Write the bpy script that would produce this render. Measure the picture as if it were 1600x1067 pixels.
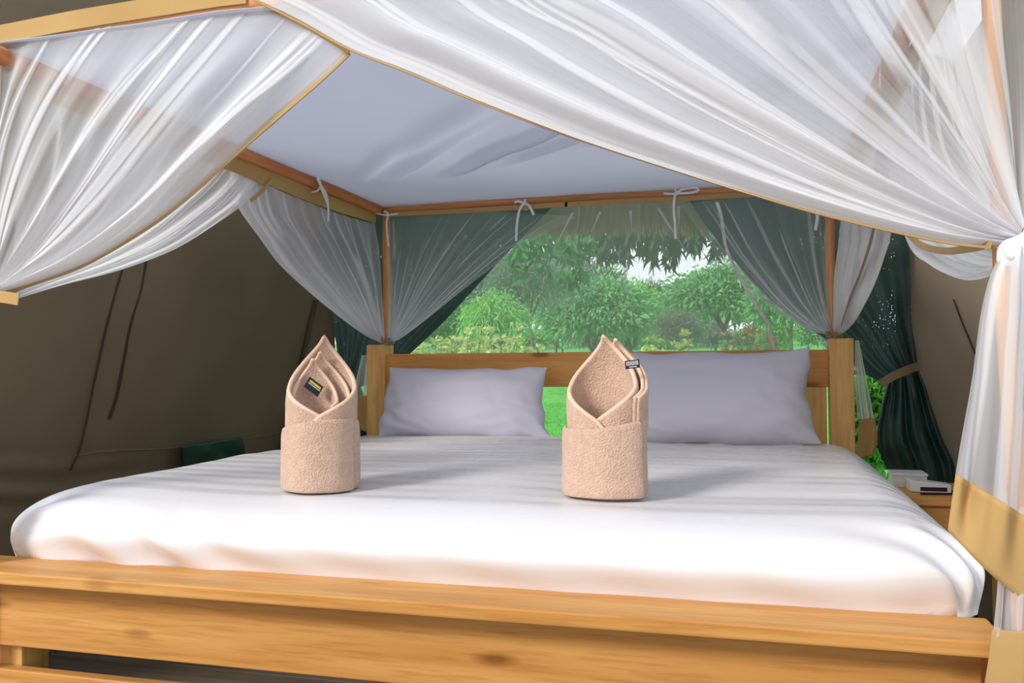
import bpy, bmesh, math, random
import numpy as np
from mathutils import Vector, Matrix
R = math.radians
for o in list(bpy.data.objects): bpy.data.objects.remove(o)
sc = bpy.context.scene
COL = sc.collection

# ------------------------------------------------------------------ camera
CAM = np.array([0.6148, -1.5580, 1.0586]); YAW, PITCH, ROLL, FPX = 0.2694, 0.0279, -0.0065, 1359.5
_r0 = np.array([math.cos(YAW), math.sin(YAW), 0.0])
FW = np.array([-math.sin(YAW)*math.cos(PITCH), math.cos(YAW)*math.cos(PITCH), math.sin(PITCH)])
_u0 = np.cross(_r0, FW)
RT = _r0*math.cos(ROLL) + _u0*math.sin(ROLL)
UP = -_r0*math.sin(ROLL) + _u0*math.cos(ROLL)
cd = bpy.data.cameras.new('camera'); cam = bpy.data.objects.new('camera', cd); COL.objects.link(cam)
cd.sensor_width = 36.0; cd.lens = FPX/1600*36.0; cd.clip_start = 0.02; cd.clip_end = 300
m = Matrix.Identity(4)
for i in range(3):
    m[i][0], m[i][1], m[i][2], m[i][3] = RT[i], UP[i], -FW[i], CAM[i]
cam.matrix_world = m
sc.camera = cam

def at(x, y, **k):
    """the point of a plane (X=, Y= or Z=) that a measured sight line meets"""
    d = FW + RT*(x-800)/FPX - UP*(y-533.5)/FPX
    for a, v in k.items():
        i = 'XYZ'.index(a); t = (v-CAM[i])/d[i]
    return CAM + d*t

# ------------------------------------------------------------------ light
w = bpy.data.worlds.new('world'); sc.world = w; w.use_nodes = True
nt = w.node_tree; nt.nodes.clear()
wo = nt.nodes.new('ShaderNodeOutputWorld'); bg = nt.nodes.new('ShaderNodeBackground')
tc = nt.nodes.new('ShaderNodeTexCoord'); sp = nt.nodes.new('ShaderNodeSeparateXYZ'); rp = nt.nodes.new('ShaderNodeValToRGB')
nt.links.new(tc.outputs['Generated'], sp.inputs[0]); nt.links.new(sp.outputs['Z'], rp.inputs[0])
rp.color_ramp.elements[0].position = 0.0; rp.color_ramp.elements[0].color = (0.93, 0.96, 1.0, 1)
rp.color_ramp.elements[1].position = 0.8; rp.color_ramp.elements[1].color = (0.74, 0.85, 1.0, 1)
nt.links.new(rp.outputs[0], bg.inputs[0]); nt.links.new(bg.outputs[0], wo.inputs[0])
bg.inputs[1].default_value = 0.95
sd = bpy.data.lights.new('sun', 'SUN'); sun = bpy.data.objects.new('sun', sd); COL.objects.link(sun)
sd.energy = 2.25; sd.angle = R(17); sd.color = (1.0, 0.95, 0.88)
SUN_EL, SUN_AZ = 28.0, 36.0      # hazy sun in front of the tent, to the left of the camera
sdir = Vector((math.sin(R(SUN_AZ))*math.cos(R(SUN_EL)), math.cos(R(SUN_AZ))*math.cos(R(SUN_EL)), -math.sin(R(SUN_EL))))
sun.rotation_euler = sdir.to_track_quat('-Z', 'Y').to_euler()
sc.view_settings.view_transform = 'Standard'; sc.view_settings.look = 'None'
sc.view_settings.gamma = 1.0; sc.view_settings.use_curve_mapping = False
sc.view_settings.exposure = 0.42
sc.cycles.transparent_max_bounces = 32
sc.cycles.max_bounces = 10; sc.cycles.diffuse_bounces = 5; sc.cycles.transmission_bounces = 8

# ------------------------------------------------------------------ helpers
RNG = np.random.default_rng(7)
def mesh_obj(name, V, F, mat=None, parent=None, smooth=True, kind=None):
    me = bpy.data.meshes.new(name)
    me.from_pydata([tuple(v) for v in V] if not isinstance(V, np.ndarray) else V.tolist(), [], F if isinstance(F, list) else F.tolist())
    me.update()
    if smooth: me.polygons.foreach_set('use_smooth', [True]*len(me.polygons))
    if mat: me.materials.append(mat)
    o = bpy.data.objects.new(name, me); COL.objects.link(o)
    if parent: adopt(o, parent)
    if kind: o['kind'] = kind
    return o
def tag(o, label, cat, group=None, kind=None):
    o['label'] = label; o['category'] = cat
    if group: o['group'] = group
    if kind: o['kind'] = kind
    return o
def empty(name, loc, label=None, cat=None, group=None):
    o = bpy.data.objects.new(name, None); COL.objects.link(o); o.location = Vector(loc); o.empty_display_size = .05
    if label: tag(o, label, cat, group)
    return o
def adopt(child, parent):
    """parent a part built in world coordinates to an Empty that stands elsewhere"""
    child.parent = parent; child.matrix_parent_inverse = Matrix.Translation(-Vector(parent.location)); return child
def grid_faces(nu, nv, wrap=False):
    a = np.arange(nu*nv).reshape(nv, nu)
    if wrap: a = np.concatenate([a, a[:, :1]], 1)
    return np.stack([a[:-1, :-1], a[:-1, 1:], a[1:, 1:], a[1:, :-1]], -1).reshape(-1, 4)
def grid_obj(name, P, mat, parent=None, thick=0, kind=None, wrap=False):
    nv, nu = P.shape[:2]
    o = mesh_obj(name, P.reshape(-1, 3), grid_faces(nu, nv, wrap), mat, parent, kind=kind)
    if thick:
        s = o.modifiers.new('solid', 'SOLIDIFY'); s.thickness = thick; s.offset = 0
    return o
def box(name, a, b, mat, parent=None, bevel=.004, segs=2, taper=None):
    a, b = np.minimum(a, b), np.maximum(a, b)
    bm = bmesh.new(); bmesh.ops.create_cube(bm, size=1)
    for v in bm.verts: v.co = Vector([(a[i]+b[i])/2 + v.co[i]*(b[i]-a[i]) for i in range(3)])
    if bevel: bmesh.ops.bevel(bm, geom=bm.edges[:], offset=bevel, segments=segs, affect='EDGES', profile=.6)
    me = bpy.data.meshes.new(name); bm.to_mesh(me); bm.free(); me.materials.append(mat)
    me.polygons.foreach_set('use_smooth', [False]*len(me.polygons))
    o = bpy.data.objects.new(name, me); COL.objects.link(o)
    if parent: adopt(o, parent)
    return o
def sweep(name, path, prof, mat, parent=None, up=(0, 0, 1), closed=False, scale=None, kind=None, caps=True):
    """sweep a closed 2-D profile (side, up) along a path"""
    path = np.array(path, float); prof = np.array(prof, float); n, k = len(path), len(prof)
    t = np.gradient(path, axis=0) if not closed else (np.roll(path, -1, 0)-np.roll(path, 1, 0))
    t /= np.linalg.norm(t, axis=1, keepdims=True)+1e-9
    upv = np.tile(np.array(up, float), (n, 1)) if np.ndim(up) == 1 else np.array(up, float)
    s = np.cross(t, upv); s /= np.linalg.norm(s, axis=1, keepdims=True)+1e-9
    u = np.cross(s, t)
    sca = np.ones(n) if scale is None else np.array(scale)
    P = path[:, None] + s[:, None]*(prof[None, :, :1]*sca[:, None, None]) + u[:, None]*(prof[None, :, 1:]*sca[:, None, None])
    V = P.reshape(-1, 3); F = []
    for i in range(n if closed else n-1):
        j = (i+1) % n
        for q in range(k):
            F.append((i*k+q, i*k+(q+1) % k, j*k+(q+1) % k, j*k+q))
    if caps and not closed:
        F.append(tuple(range(k-1, -1, -1))); F.append(tuple((n-1)*k+q for q in range(k)))
    return mesh_obj(name, V, F, mat, parent, kind=kind, smooth=k > 4)
def circ(r, n=10, ry=None):
    return [(r*math.cos(2*math.pi*i/n), (ry or r)*math.sin(2*math.pi*i/n)) for i in range(n)]
def rect(w_, h_): return [(-w_/2, -h_/2), (w_/2, -h_/2), (w_/2, h_/2), (-w_/2, h_/2)]
def spline(pts, n):
    """Catmull-Rom through pts, resampled to n points evenly by length"""
    p = np.array(pts, float)
    if len(p) == 2: q = p[0]+(p[1]-p[0])*np.linspace(0, 1, 60)[:, None]
    else:
        e = np.vstack([2*p[0]-p[1], p, 2*p[-1]-p[-2]]); q = []
        for i in range(1, len(e)-2):
            t = np.linspace(0, 1, 24, endpoint=False)[:, None]
            a, b, c, d = e[i-1:i+3]
            q.append(.5*((2*b)+(-a+c)*t+(2*a-5*b+4*c-d)*t**2+(-a+3*b-3*c+d)*t**3))
        q = np.vstack(q+[p[-1:]])
    L = np.r_[0, np.cumsum(np.linalg.norm(np.diff(q, axis=0), axis=1))]
    s = np.linspace(0, L[-1], n)
    return np.stack([np.interp(s, L, q[:, i]) for i in range(q.shape[1])], 1)
def smoothnoise(n, k, rng, amp=1):
    return np.interp(np.linspace(0, k, n), np.arange(k+1), rng.uniform(-1, 1, k+1))*amp
def vnoise(x, y, seed=0):
    """smooth value noise, vectorised"""
    xi, yi = np.floor(x).astype(int), np.floor(y).astype(int); fx, fy = x-xi, y-yi
    fx, fy = fx*fx*(3-2*fx), fy*fy*(3-2*fy)
    h = lambda a, b: (np.abs(np.sin(a*127.1+b*311.7+seed*74.7)*43758.5453) % 1)*2-1
    return (h(xi, yi)*(1-fx)+h(xi+1, yi)*fx)*(1-fy)+(h(xi, yi+1)*(1-fx)+h(xi+1, yi+1)*fx)*fy

# ------------------------------------------------------------------ materials
def newmat(name):
    m = bpy.data.materials.new(name); m.use_nodes = True
    t = m.node_tree; return m, t, t.nodes, t.links, t.nodes['Principled BSDF']
def ramp(N, a, b, pa=0, pb=1):
    r = N.new('ShaderNodeValToRGB'); e = r.color_ramp.elements
    e[0].position, e[1].position = pa, pb; e[0].color, e[1].color = (*a, 1), (*b, 1); return r
def coord(N, L, scale=(1, 1, 1), rot=(0, 0, 0)):
    t = N.new('ShaderNodeTexCoord'); mp = N.new('ShaderNodeMapping'); mp.inputs['Scale'].default_value = scale
    mp.inputs['Rotation'].default_value = rot
    L.new(t.outputs['Object'], mp.inputs[0]); return mp
def cloth(name, c1, c2, rough=.9, nscale=6, weave=0, bump=.15, sheen=0, wdist=.001, fleck=None):
    m, t, N, L, B = newmat(name); mp = coord(N, L)
    n = N.new('ShaderNodeTexNoise'); n.inputs['Scale'].default_value = nscale; n.inputs['Detail'].default_value = 5
    L.new(mp.outputs[0], n.inputs[0]); r = ramp(N, c1, c2, .3, .7); L.new(n.outputs[0], r.inputs[0]); L.new(r.outputs[0], B.inputs['Base Color'])
    B.inputs['Roughness'].default_value = rough; B.inputs['Specular IOR Level'].default_value = .2
    if sheen: B.inputs['Sheen Weight'].default_value = sheen
    if weave:
        n2 = N.new('ShaderNodeTexNoise'); n2.inputs['Scale'].default_value = weave; n2.inputs['Detail'].default_value = 3
        L.new(mp.outputs[0], n2.inputs[0]); b = N.new('ShaderNodeBump'); b.inputs['Strength'].default_value = bump; b.inputs['Distance'].default_value = wdist
        L.new(n2.outputs[0], b.inputs['Height']); L.new(b.outputs[0], B.inputs['Normal'])
    return m
def wood(name, dark, light, axis='X', rough=.42, knots=True, scale=1.0, worn=None):
    m, t, N, L, B = newmat(name)
    s = {'X': (.9, 16, 16), 'Y': (16, .9, 16), 'Z': (16, 16, .9)}[axis]; mp = coord(N, L, tuple(v*scale for v in s))
    n = N.new('ShaderNodeTexNoise'); n.inputs['Scale'].default_value = 1.6; n.inputs['Detail'].default_value = 8; n.inputs['Distortion'].default_value = .5
    L.new(mp.outputs[0], n.inputs[0]); r = ramp(N, dark, light, .3, .68); L.new(n.outputs[0], r.inputs[0])
    out = r.outputs[0]
    n3 = N.new('ShaderNodeTexNoise'); n3.inputs['Scale'].default_value = 9; n3.inputs['Detail'].default_value = 4; L.new(mp.outputs[0], n3.inputs[0])
    r3 = ramp(N, (.72, .66, .58), (1, 1, 1), .36, .5); L.new(n3.outputs[0], r3.inputs[0])
    mx = N.new('ShaderNodeMixRGB'); mx.blend_type = 'MULTIPLY'; mx.inputs[0].default_value = .5; L.new(out, mx.inputs[1]); L.new(r3.outputs[0], mx.inputs[2]); out = mx.outputs[0]
    if knots:
        s2 = {'X': (2.2, 7, 7), 'Y': (7, 2.2, 7), 'Z': (7, 7, 2.2)}[axis]; mp2 = coord(N, L, s2)
        v = N.new('ShaderNodeTexVoronoi'); v.inputs['Scale'].default_value = 1.6; L.new(mp2.outputs[0], v.inputs[0])
        rk = ramp(N, (.36, .24, .15), (1, 1, 1), .07, .19); L.new(v.outputs['Distance'], rk.inputs[0])
        mk = N.new('ShaderNodeMixRGB'); mk.blend_type = 'MULTIPLY'; mk.inputs[0].default_value = .8; L.new(out, mk.inputs[1]); L.new(rk.outputs[0], mk.inputs[2]); out = mk.outputs[0]
    L.new(out, B.inputs['Base Color']); B.inputs['Roughness'].default_value = rough; B.inputs['Specular IOR Level'].default_value = .2
    b = N.new('ShaderNodeBump'); b.inputs['Strength'].default_value = .12; b.inputs['Distance'].default_value = .002
    L.new(n3.outputs[0], b.inputs['Height']); L.new(b.outputs[0], B.inputs['Normal'])
    return m
def gauze(name, col, a0, trans=.45, use_density=True):
    """sheer net: more layers of thread (vertex attribute 'cloth_layers') and slanted cloth cover more"""
    m, t, N, L, B = newmat(name); N.remove(B); out = N['Material Output']
    tr = N.new('ShaderNodeBsdfTransparent'); df = N.new('ShaderNodeBsdfDiffuse'); tl = N.new('ShaderNodeBsdfTranslucent')
    df.inputs[0].default_value = tl.inputs[0].default_value = (*col, 1)
    mx = N.new('ShaderNodeMixShader'); mx.inputs[0].default_value = trans; L.new(df.outputs[0], mx.inputs[1]); L.new(tl.outputs[0], mx.inputs[2])
    g = N.new('ShaderNodeNewGeometry'); d = N.new('ShaderNodeVectorMath'); d.operation = 'DOT_PRODUCT'
    L.new(g.outputs['Normal'], d.inputs[0]); L.new(g.outputs['Incoming'], d.inputs[1])
    ab = N.new('ShaderNodeMath'); ab.operation = 'ABSOLUTE'; L.new(d.outputs['Value'], ab.inputs[0])
    mxm = N.new('ShaderNodeMath'); mxm.operation = 'MAXIMUM'; mxm.inputs[1].default_value = .22; L.new(ab.outputs[0], mxm.inputs[0])
    dv = N.new('ShaderNodeMath'); dv.operation = 'DIVIDE'; L.new(mxm.outputs[0], dv.inputs[1])
    if use_density:
        at_ = N.new('ShaderNodeAttribute'); at_.attribute_name = 'cloth_layers'; L.new(at_.outputs['Fac'], dv.inputs[0])
    else: dv.inputs[0].default_value = 1
    pw = N.new('ShaderNodeMath'); pw.operation = 'POWER'; pw.inputs[0].default_value = 1-a0; L.new(dv.outputs[0], pw.inputs[1])
    sb = N.new('ShaderNodeMath'); sb.operation = 'SUBTRACT'; sb.inputs[0].default_value = 1; L.new(pw.outputs[0], sb.inputs[1])
    fm = N.new('ShaderNodeMixShader'); L.new(sb.outputs[0], fm.inputs[0]); L.new(tr.outputs[0], fm.inputs[1]); L.new(mx.outputs[0], fm.inputs[2])
    L.new(fm.outputs[0], out.inputs[0]); return m
def leafmat(name, c1, c2, trans=.35, rough=.45):
    m, t, N, L, B = newmat(name); g = N.new('ShaderNodeNewGeometry'); r = ramp(N, c1, c2, 0, 1); L.new(g.outputs['Random Per Island'], r.inputs[0])
    L.new(r.outputs[0], B.inputs['Base Color']); B.inputs['Roughness'].default_value = rough; B.inputs['Specular IOR Level'].default_value = .3
    tl = N.new('ShaderNodeBsdfTranslucent'); L.new(r.outputs[0], tl.inputs[0]); mx = N.new('ShaderNodeMixShader'); mx.inputs[0].default_value = trans
    L.new(B.outputs[0], mx.inputs[1]); L.new(tl.outputs[0], mx.inputs[2]); L.new(mx.outputs[0], N['Material Output'].inputs[0]); return m

M_pineX = wood('pine_x', (.56, .25, .06), (.72, .375, .115), 'X')
M_pineY = wood('pine_y', (.56, .25, .06), (.72, .375, .115), 'Y')
M_pineZ = wood('pine_z', (.66, .36, .11), (.84, .50, .18), 'Z')
M_headX = wood('headboard_x', (.66, .29, .08), (.80, .40, .12), 'X')
M_poleX = wood('pole_x', (.55, .22, .08), (.74, .36, .15), 'X', .55, False)
M_poleY = wood('pole_y', (.52, .17, .06), (.72, .28, .11), 'Y', .55, False)
M_poleZ = wood('pole_z', (.62, .26, .09), (.80, .42, .18), 'Z', .55, False)
M_sheet = cloth('sheet', (.80, .79, .81), (.83, .82, .835), .75, 3, 900, .05)
M_pillow = cloth('pillowcase', (.655, .64, .715), (.685, .665, .745), .85, 3, 700, .06)
M_towel = cloth('terry', (.62, .41, .30), (.70, .485, .365), 1.0, 60, 260, 1.0, .3, .006)
M_hem = cloth('towel_hem', (.74, .52, .37), (.80, .58, .43), .95, 30, 500, .3)
M_canvas = cloth('olive_canvas', (.19, .152, .10), (.225, .182, .12), .9, 2.5, 500, .12)
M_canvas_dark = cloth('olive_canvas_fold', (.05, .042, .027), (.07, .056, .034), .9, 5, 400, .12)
M_tan = cloth('tan_canvas', (.48, .30, .115), (.54, .345, .14), .85, 5, 600, .15)
M_edge = cloth('net_edge_tape', (.40, .27, .125), (.46, .31, .15), .85, 12, 600, .15)
M_taupe = cloth('tan_strap', (.26, .19, .11), (.31, .23, .14), .85, 8, 600, .2)
def translucent(m, f, col):
    t = m.node_tree; tl = t.nodes.new('ShaderNodeBsdfTranslucent'); tl.inputs[0].default_value = (*col, 1); mx = t.nodes.new('ShaderNodeMixShader'); mx.inputs[0].default_value = f
    t.links.new(t.nodes['Principled BSDF'].outputs[0], mx.inputs[1]); t.links.new(tl.outputs[0], mx.inputs[2]); t.links.new(mx.outputs[0], t.nodes['Material Output'].inputs[0]); return m
M_fly = translucent(cloth('roof_canvas', (.70, .68, .64), (.75, .73, .69), .9, 3, 400, .1), .72, (.86, .85, .84))
M_roof = translucent(cloth('white_cotton', (.71, .73, .82), (.75, .77, .85), .9, 3, 600, .08), .5, (.78, .80, .88))
M_ribbon = cloth('white_ribbon', (.80, .80, .84), (.88, .88, .90), .8, 30, 900, .15)
M_ribbon_grey = cloth('edge_ribbon', (.74, .74, .76), (.8, .8, .82), .8, 30)
M_net = gauze('white_net', (.93, .93, .95), .16)
M_netgrey = gauze('white_net_back', (.90, .91, .98), .185)
M_black = cloth('black_label', (.012, .014, .02), (.02, .022, .03), .6, 40)
M_yellow = cloth('yellow_print', (.62, .55, .06), (.7, .6, .1), .7, 40)
M_white_print = cloth('white_print', (.6, .58, .62), (.7, .68, .72), .7, 40)
M_plastic = cloth('white_plastic', (.72, .73, .74), (.76, .77, .78), .35, 3)
M_cable = cloth('dark_cable', (.012, .012, .014), (.02, .02, .02), .4, 3)
M_bark = cloth('bark', (.10, .085, .07), (.19, .16, .13), .95, 18, 60, .6, 0, .02)
M_floor = wood('floor_boards', (.10, .075, .055), (.17, .13, .09), 'X', .6, False)
M_straw = leafmat('straw', (.22, .11, .085), (1.0, .58, .46), .25, .9)
M_grass = leafmat('grass', (.11, .44, .08), (.26, .64, .16), .4)
M_lawn = cloth('lawn', (.12, .44, .08), (.22, .60, .15), .95, 9, 120, .5, 0, .02)

M_gath = gauze('gathered_net', (.88, .89, .92), .45, .45, False)
M_bunch = cloth('bunched_net', (.84, .84, .87), (.9, .9, .92), .9, 20, 300, .3)
def shade_cloth(name, tl=0.0):
    """dark green woven shade cloth: slightly glossy tape yarn, pinholes where light comes through"""
    m, t, N, L, B = newmat(name); mp = coord(N, L, (1, 1, 1))
    n = N.new('ShaderNodeTexNoise'); n.inputs['Scale'].default_value = 7; n.inputs['Detail'].default_value = 6; L.new(mp.outputs[0], n.inputs[0])
    r = ramp(N, (.009, .034, .033), (.020, .066, .060), .3, .7); L.new(n.outputs[0], r.inputs[0]); L.new(r.outputs[0], B.inputs['Base Color'])
    B.inputs['Roughness'].default_value = .38; B.inputs['Specular IOR Level'].default_value = .55
    n2 = N.new('ShaderNodeTexNoise'); n2.inputs['Scale'].default_value = 230; n2.inputs['Detail'].default_value = 2
    mp2 = coord(N, L, (1, 1, .35)); L.new(mp2.outputs[0], n2.inputs[0])
    b = N.new('ShaderNodeBump'); b.inputs['Strength'].default_value = .6; b.inputs['Distance'].default_value = .003; L.new(n2.outputs[0], b.inputs['Height']); L.new(b.outputs[0], B.inputs['Normal'])
    n3 = N.new('ShaderNodeTexNoise'); n3.inputs['Scale'].default_value = 240; n3.inputs['Detail'].default_value = 1; L.new(mp2.outputs[0], n3.inputs[0])
    n4 = N.new('ShaderNodeTexNoise'); n4.inputs['Scale'].default_value = 6; L.new(mp.outputs[0], n4.inputs[0])
    mu = N.new('ShaderNodeMath'); mu.operation = 'MULTIPLY_ADD'; L.new(n4.outputs[0], mu.inputs[0]); mu.inputs[1].default_value = .38; L.new(n3.outputs[0], mu.inputs[2])
    gt = N.new('ShaderNodeMath'); gt.operation = 'GREATER_THAN'; gt.inputs[1].default_value = .935; L.new(mu.outputs[0], gt.inputs[0])
    tr = N.new('ShaderNodeBsdfTransparent'); mx = N.new('ShaderNodeMixShader'); sh = B.outputs[0]
    if tl:
        tn = N.new('ShaderNodeBsdfTranslucent'); tn.inputs[0].default_value = (.19, .215, .26, 1); mt = N.new('ShaderNodeMixShader'); mt.inputs[0].default_value = tl
        L.new(sh, mt.inputs[1]); L.new(tn.outputs[0], mt.inputs[2]); sh = mt.outputs[0]
    L.new(gt.outputs[0], mx.inputs[0]); L.new(sh, mx.inputs[1]); L.new(tr.outputs[0], mx.inputs[2])
    L.new(mx.outputs[0], N['Material Output'].inputs[0]); return m
M_shade = shade_cloth('shade_cloth_bunched'); M_shade1 = shade_cloth('shade_cloth_single', .30)

# ================================================================== THE SETTING
HC = 1.734                                    # canopy frame height
def struct(o): o['kind'] = 'structure'; return o
def terrain(X, Y):
    t = np.clip((Y-9)/13, 0, 1); t = t*t*(3-2*t)
    return -.12 + .10*np.clip((Y-3)/6, 0, 1) + 1.50*t + .035*np.clip(Y-22, 0, 100) + .05*vnoise(X*.35+7, Y*.35, 3)*np.clip((np.abs(Y-1)-2.2)/2, 0, 1)
gx = np.linspace(-34, 22, 90); gy = np.concatenate([np.linspace(-9, 14, 70), np.linspace(14.5, 60, 70)])
GX, GY = np.meshgrid(gx, gy)
struct(grid_obj('ground', np.stack([GX, GY, terrain(GX, GY)-.02-.03*(GY < .4)], -1), M_lawn))
# unseen sand-coloured ground, added so the light bounced indoors is warm
gx2, gy2 = np.meshgrid(np.linspace(-9, 9, 60), np.linspace(-9, .4, 40)); struct(grid_obj('ground_added_bounce', np.stack([gx2, gy2, -.115+.012*vnoise(gx2*2, gy2*2, 6)], -1), cloth('bounce_sand', (.30, .22, .16), (.38, .29, .22), .95, 4, 90, .4, 0, .01)))
# timber floor of the tent, board by board
fl = struct(box('floor', (-2.05, -3.2, -.09), (2.05, 2.6, -.025), M_floor, bevel=0))
y = -3.2
while y < 2.55:
    box('floor_board', (-2.05, y+.003, -.025), (2.05, y+.137, 0), M_floor, bevel=.003, segs=1).parent = fl; y += .14
# left canvas wall, leaning in towards the top, with slack and welted seams
def wallX(z): return -1.5-.28*(1.46-z)
def slack(a, b, amp, sd): return amp*(vnoise(a*1.7, b*1.1, sd)+.5*vnoise(a*4.1, b*2.3, sd+1))
Yw, Zw = np.meshgrid(np.linspace(.32, 2.46, 120), np.linspace(0, 2.25, 110))
Xw = wallX(Zw) - slack(Yw, Zw, .018, 4) - .10*np.exp(-((Yw-.32)/.14)**2)*np.clip(1.3-Zw, 0, 1)
Xw += .016*np.sin((Zw-.62)*70+3*vnoise(Yw*3, Zw*3, 8))*np.exp(-((Zw-.66)/.10)**2)*np.clip(1.5-Yw, 0, 1)
wl = struct(grid_obj('wall_left', np.stack([Xw, Yw, Zw], -1), M_canvas, thick=.004))
def welt(pts, r, mat, parent, name='seam'):
    return sweep(name, spline(pts, 40), circ(r, 8), mat, parent)
# two lines running up the wall, and the seam of the mud flap
def onwall(x, y, off=.004):
    X = -1.6
    for _ in range(8):
        p = at(x, y, X=X); X = wallX(p[2])
    return p + np.array([.012+off, 0, 0])
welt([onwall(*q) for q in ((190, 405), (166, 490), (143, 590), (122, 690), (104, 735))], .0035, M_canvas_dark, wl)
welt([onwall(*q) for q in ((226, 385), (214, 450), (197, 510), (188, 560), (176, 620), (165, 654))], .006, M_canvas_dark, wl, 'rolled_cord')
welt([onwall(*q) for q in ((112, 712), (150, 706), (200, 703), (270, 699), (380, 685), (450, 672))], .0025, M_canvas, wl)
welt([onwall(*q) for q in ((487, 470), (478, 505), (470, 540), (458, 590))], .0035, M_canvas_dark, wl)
# mesh vent low on the left wall
def quad_patch(name, corners, mat, parent, n=14, amp=.006, thick=.003, seed=1):
    a, b, c, d = [np.array(q) for q in corners]
    u, v = np.meshgrid(np.linspace(0, 1, n*2), np.linspace(0, 1, n)); u, v = u[..., None], v[..., None]
    P = (a*(1-u)+b*u)*(1-v)+(d*(1-u)+c*u)*v
    P[..., 0] += amp*vnoise(u[..., 0]*5, v[..., 0]*3, seed)
    o = grid_obj(name, P, mat, parent, thick); return o
quad_patch('vent_flap', [onwall(268, 697, .03), onwall(366, 683, .03), onwall(372, 730, .03), onwall(274, 742, .03)], M_shade, wl)
# back wall: canvas around a wide opening
struct_back = struct(mesh_obj('wall_back', [(-2.05, 2.44, -.02), (2.05, 2.44, -.02), (2.05, 2.44, 2.3), (0, 2.44, 2.98), (-2.05, 2.44, 2.3), (-1.42, 2.44, .1), (1.27, 2.44, .1), (1.27, 2.44, 1.86), (-1.42, 2.44, 1.86)],
    [(0, 1, 6, 5), (1, 2, 7, 6), (4, 0, 5, 8), (2, 3, 8, 7), (3, 4, 8)], M_canvas, smooth=False))
s_ = struct_back.modifiers.new('solid', 'SOLIDIFY'); s_.thickness = .006
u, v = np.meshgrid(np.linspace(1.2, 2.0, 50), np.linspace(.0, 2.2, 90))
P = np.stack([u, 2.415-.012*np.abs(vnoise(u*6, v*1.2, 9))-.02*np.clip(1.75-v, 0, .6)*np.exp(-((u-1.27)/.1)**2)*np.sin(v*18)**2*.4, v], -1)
rp_ = grid_obj('canvas_panel', P, cloth('olive_canvas_lit', (.30, .245, .18), (.34, .28, .205), .9, 2.5, 500, .12), struct_back, .004)  # lighter copy of the olive canvas: brighter light put into the colour
sweep('seam', spline([at(1490, 468, Y=2.39), at(1504, 505, Y=2.39), at(1522, 548, Y=2.39), at(1545, 610, Y=2.39)], 30), circ(.003, 8), M_canvas_dark, struct_back)
# right wall
Yw, Zw = np.meshgrid(np.linspace(.32, 2.42, 60), np.linspace(0, 2.25, 60))
struct(grid_obj('wall_right', np.stack([-wallX(Zw)+.12+slack(Yw, Zw, .018, 14), Yw, Zw], -1), M_canvas, thick=.004))
# pitched canvas roof
Yr, S = np.meshgrid(np.linspace(.25, 2.6, 40), np.linspace(0, 1, 41))
zr = 2.98-.72*np.abs(2*S-1)**1.05 - .02*np.abs(vnoise(Yr*2, S*6, 5))
struct(grid_obj('ceiling', np.stack([(S*2-1)*1.62, Yr, zr], -1), M_fly))
# unseen thatch roof on posts, added behind the camera to shade the bed front
S, Tt = np.meshgrid(np.linspace(-3.2, 3.2, 60), np.linspace(0, 1, 20))
shade_roof = struct(grid_obj('ceiling_added_shade', np.stack([S, -3.6-2.9*Tt, 2.5-.45*Tt+.03*vnoise(S*4, Tt*6, 3)], -1), M_straw, thick=.10))
for x in (-2.9, 2.9): sweep('added_roof_post', [(x, -6.2, -.1), (x, -6.2, 2.2)], circ(.06, 12), M_bark, shade_roof, up=(0, 1, 0))
# fly screen over the opening
M_screen = gauze('fly_screen', (.84, .86, .86), .31, .5, False)
wd = struct(grid_obj('window_1', np.stack(np.meshgrid(np.linspace(-1.42, 1.10, 30), [2.46], np.linspace(1.02, 1.86, 14), indexing='ij'), -1)[:, 0], M_screen))
sweep('binding', [(-1.42, 2.46, 1.02), (1.10, 2.46, 1.02)], rect(.004, .02), M_taupe, wd)
sweep('binding', [(1.10, 2.46, 1.02), (1.10, 2.46, 1.86)], rect(.02, .004), M_taupe, wd, up=(0, 1, 0))
# ================================================================== THE BED
bed = empty('four_poster_bed', (0, .9, 0), 'honey pine four-poster bed with thick headboard posts and a wide foot ledge', 'bed')
FLX, FRX = -.985, 1.005
cap = box('foot_ledge', (-1.09, -.106, .617), (.978, .03, .642), M_pineX, bed, .004)
box('foot_board', (-1.05, -.032, .466), (.955, -.008, .619), M_pineX, bed, .003)
box('lower_foot_rail', (-1.05, -.036, .335), (.955, -.008, .418), M_pineX, bed, .004)
for sx in (-1, 1):
    box('foot_leg', (sx*.965-.045, -.007, 0), (sx*.965+.045, .07, .618), M_pineZ, bed, .005)
    box('side_rail', (sx*.962-.018, .07, .47), (sx*.962+.012, 1.865, .635), M_pineY, bed, .004)
    box('headboard_post', (sx*.932-.043, 1.86, 0), (sx*.932+.043, 1.955, 1.152), M_pineZ, bed, .004)
for i in range(9): box('bed_slat', (-.94, .12+.2*i, .585), (.94, .21+.2*i, .605), M_pineX, bed, .003, 1)
box('head_rail', (-.892, 1.885, .972), (.892, 1.922, 1.112), M_headX, bed, .004)
box('lower_head_rail', (-.892, 1.885, .55), (.892, 1.92, .68), M_headX, bed, .004)
for x in (-.80, -.45, -.055, .40, .835): box('headboard_slat', (x-.045, 1.89, .67), (x+.045, 1.915, .985), M_pineZ, bed, .003)
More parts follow.
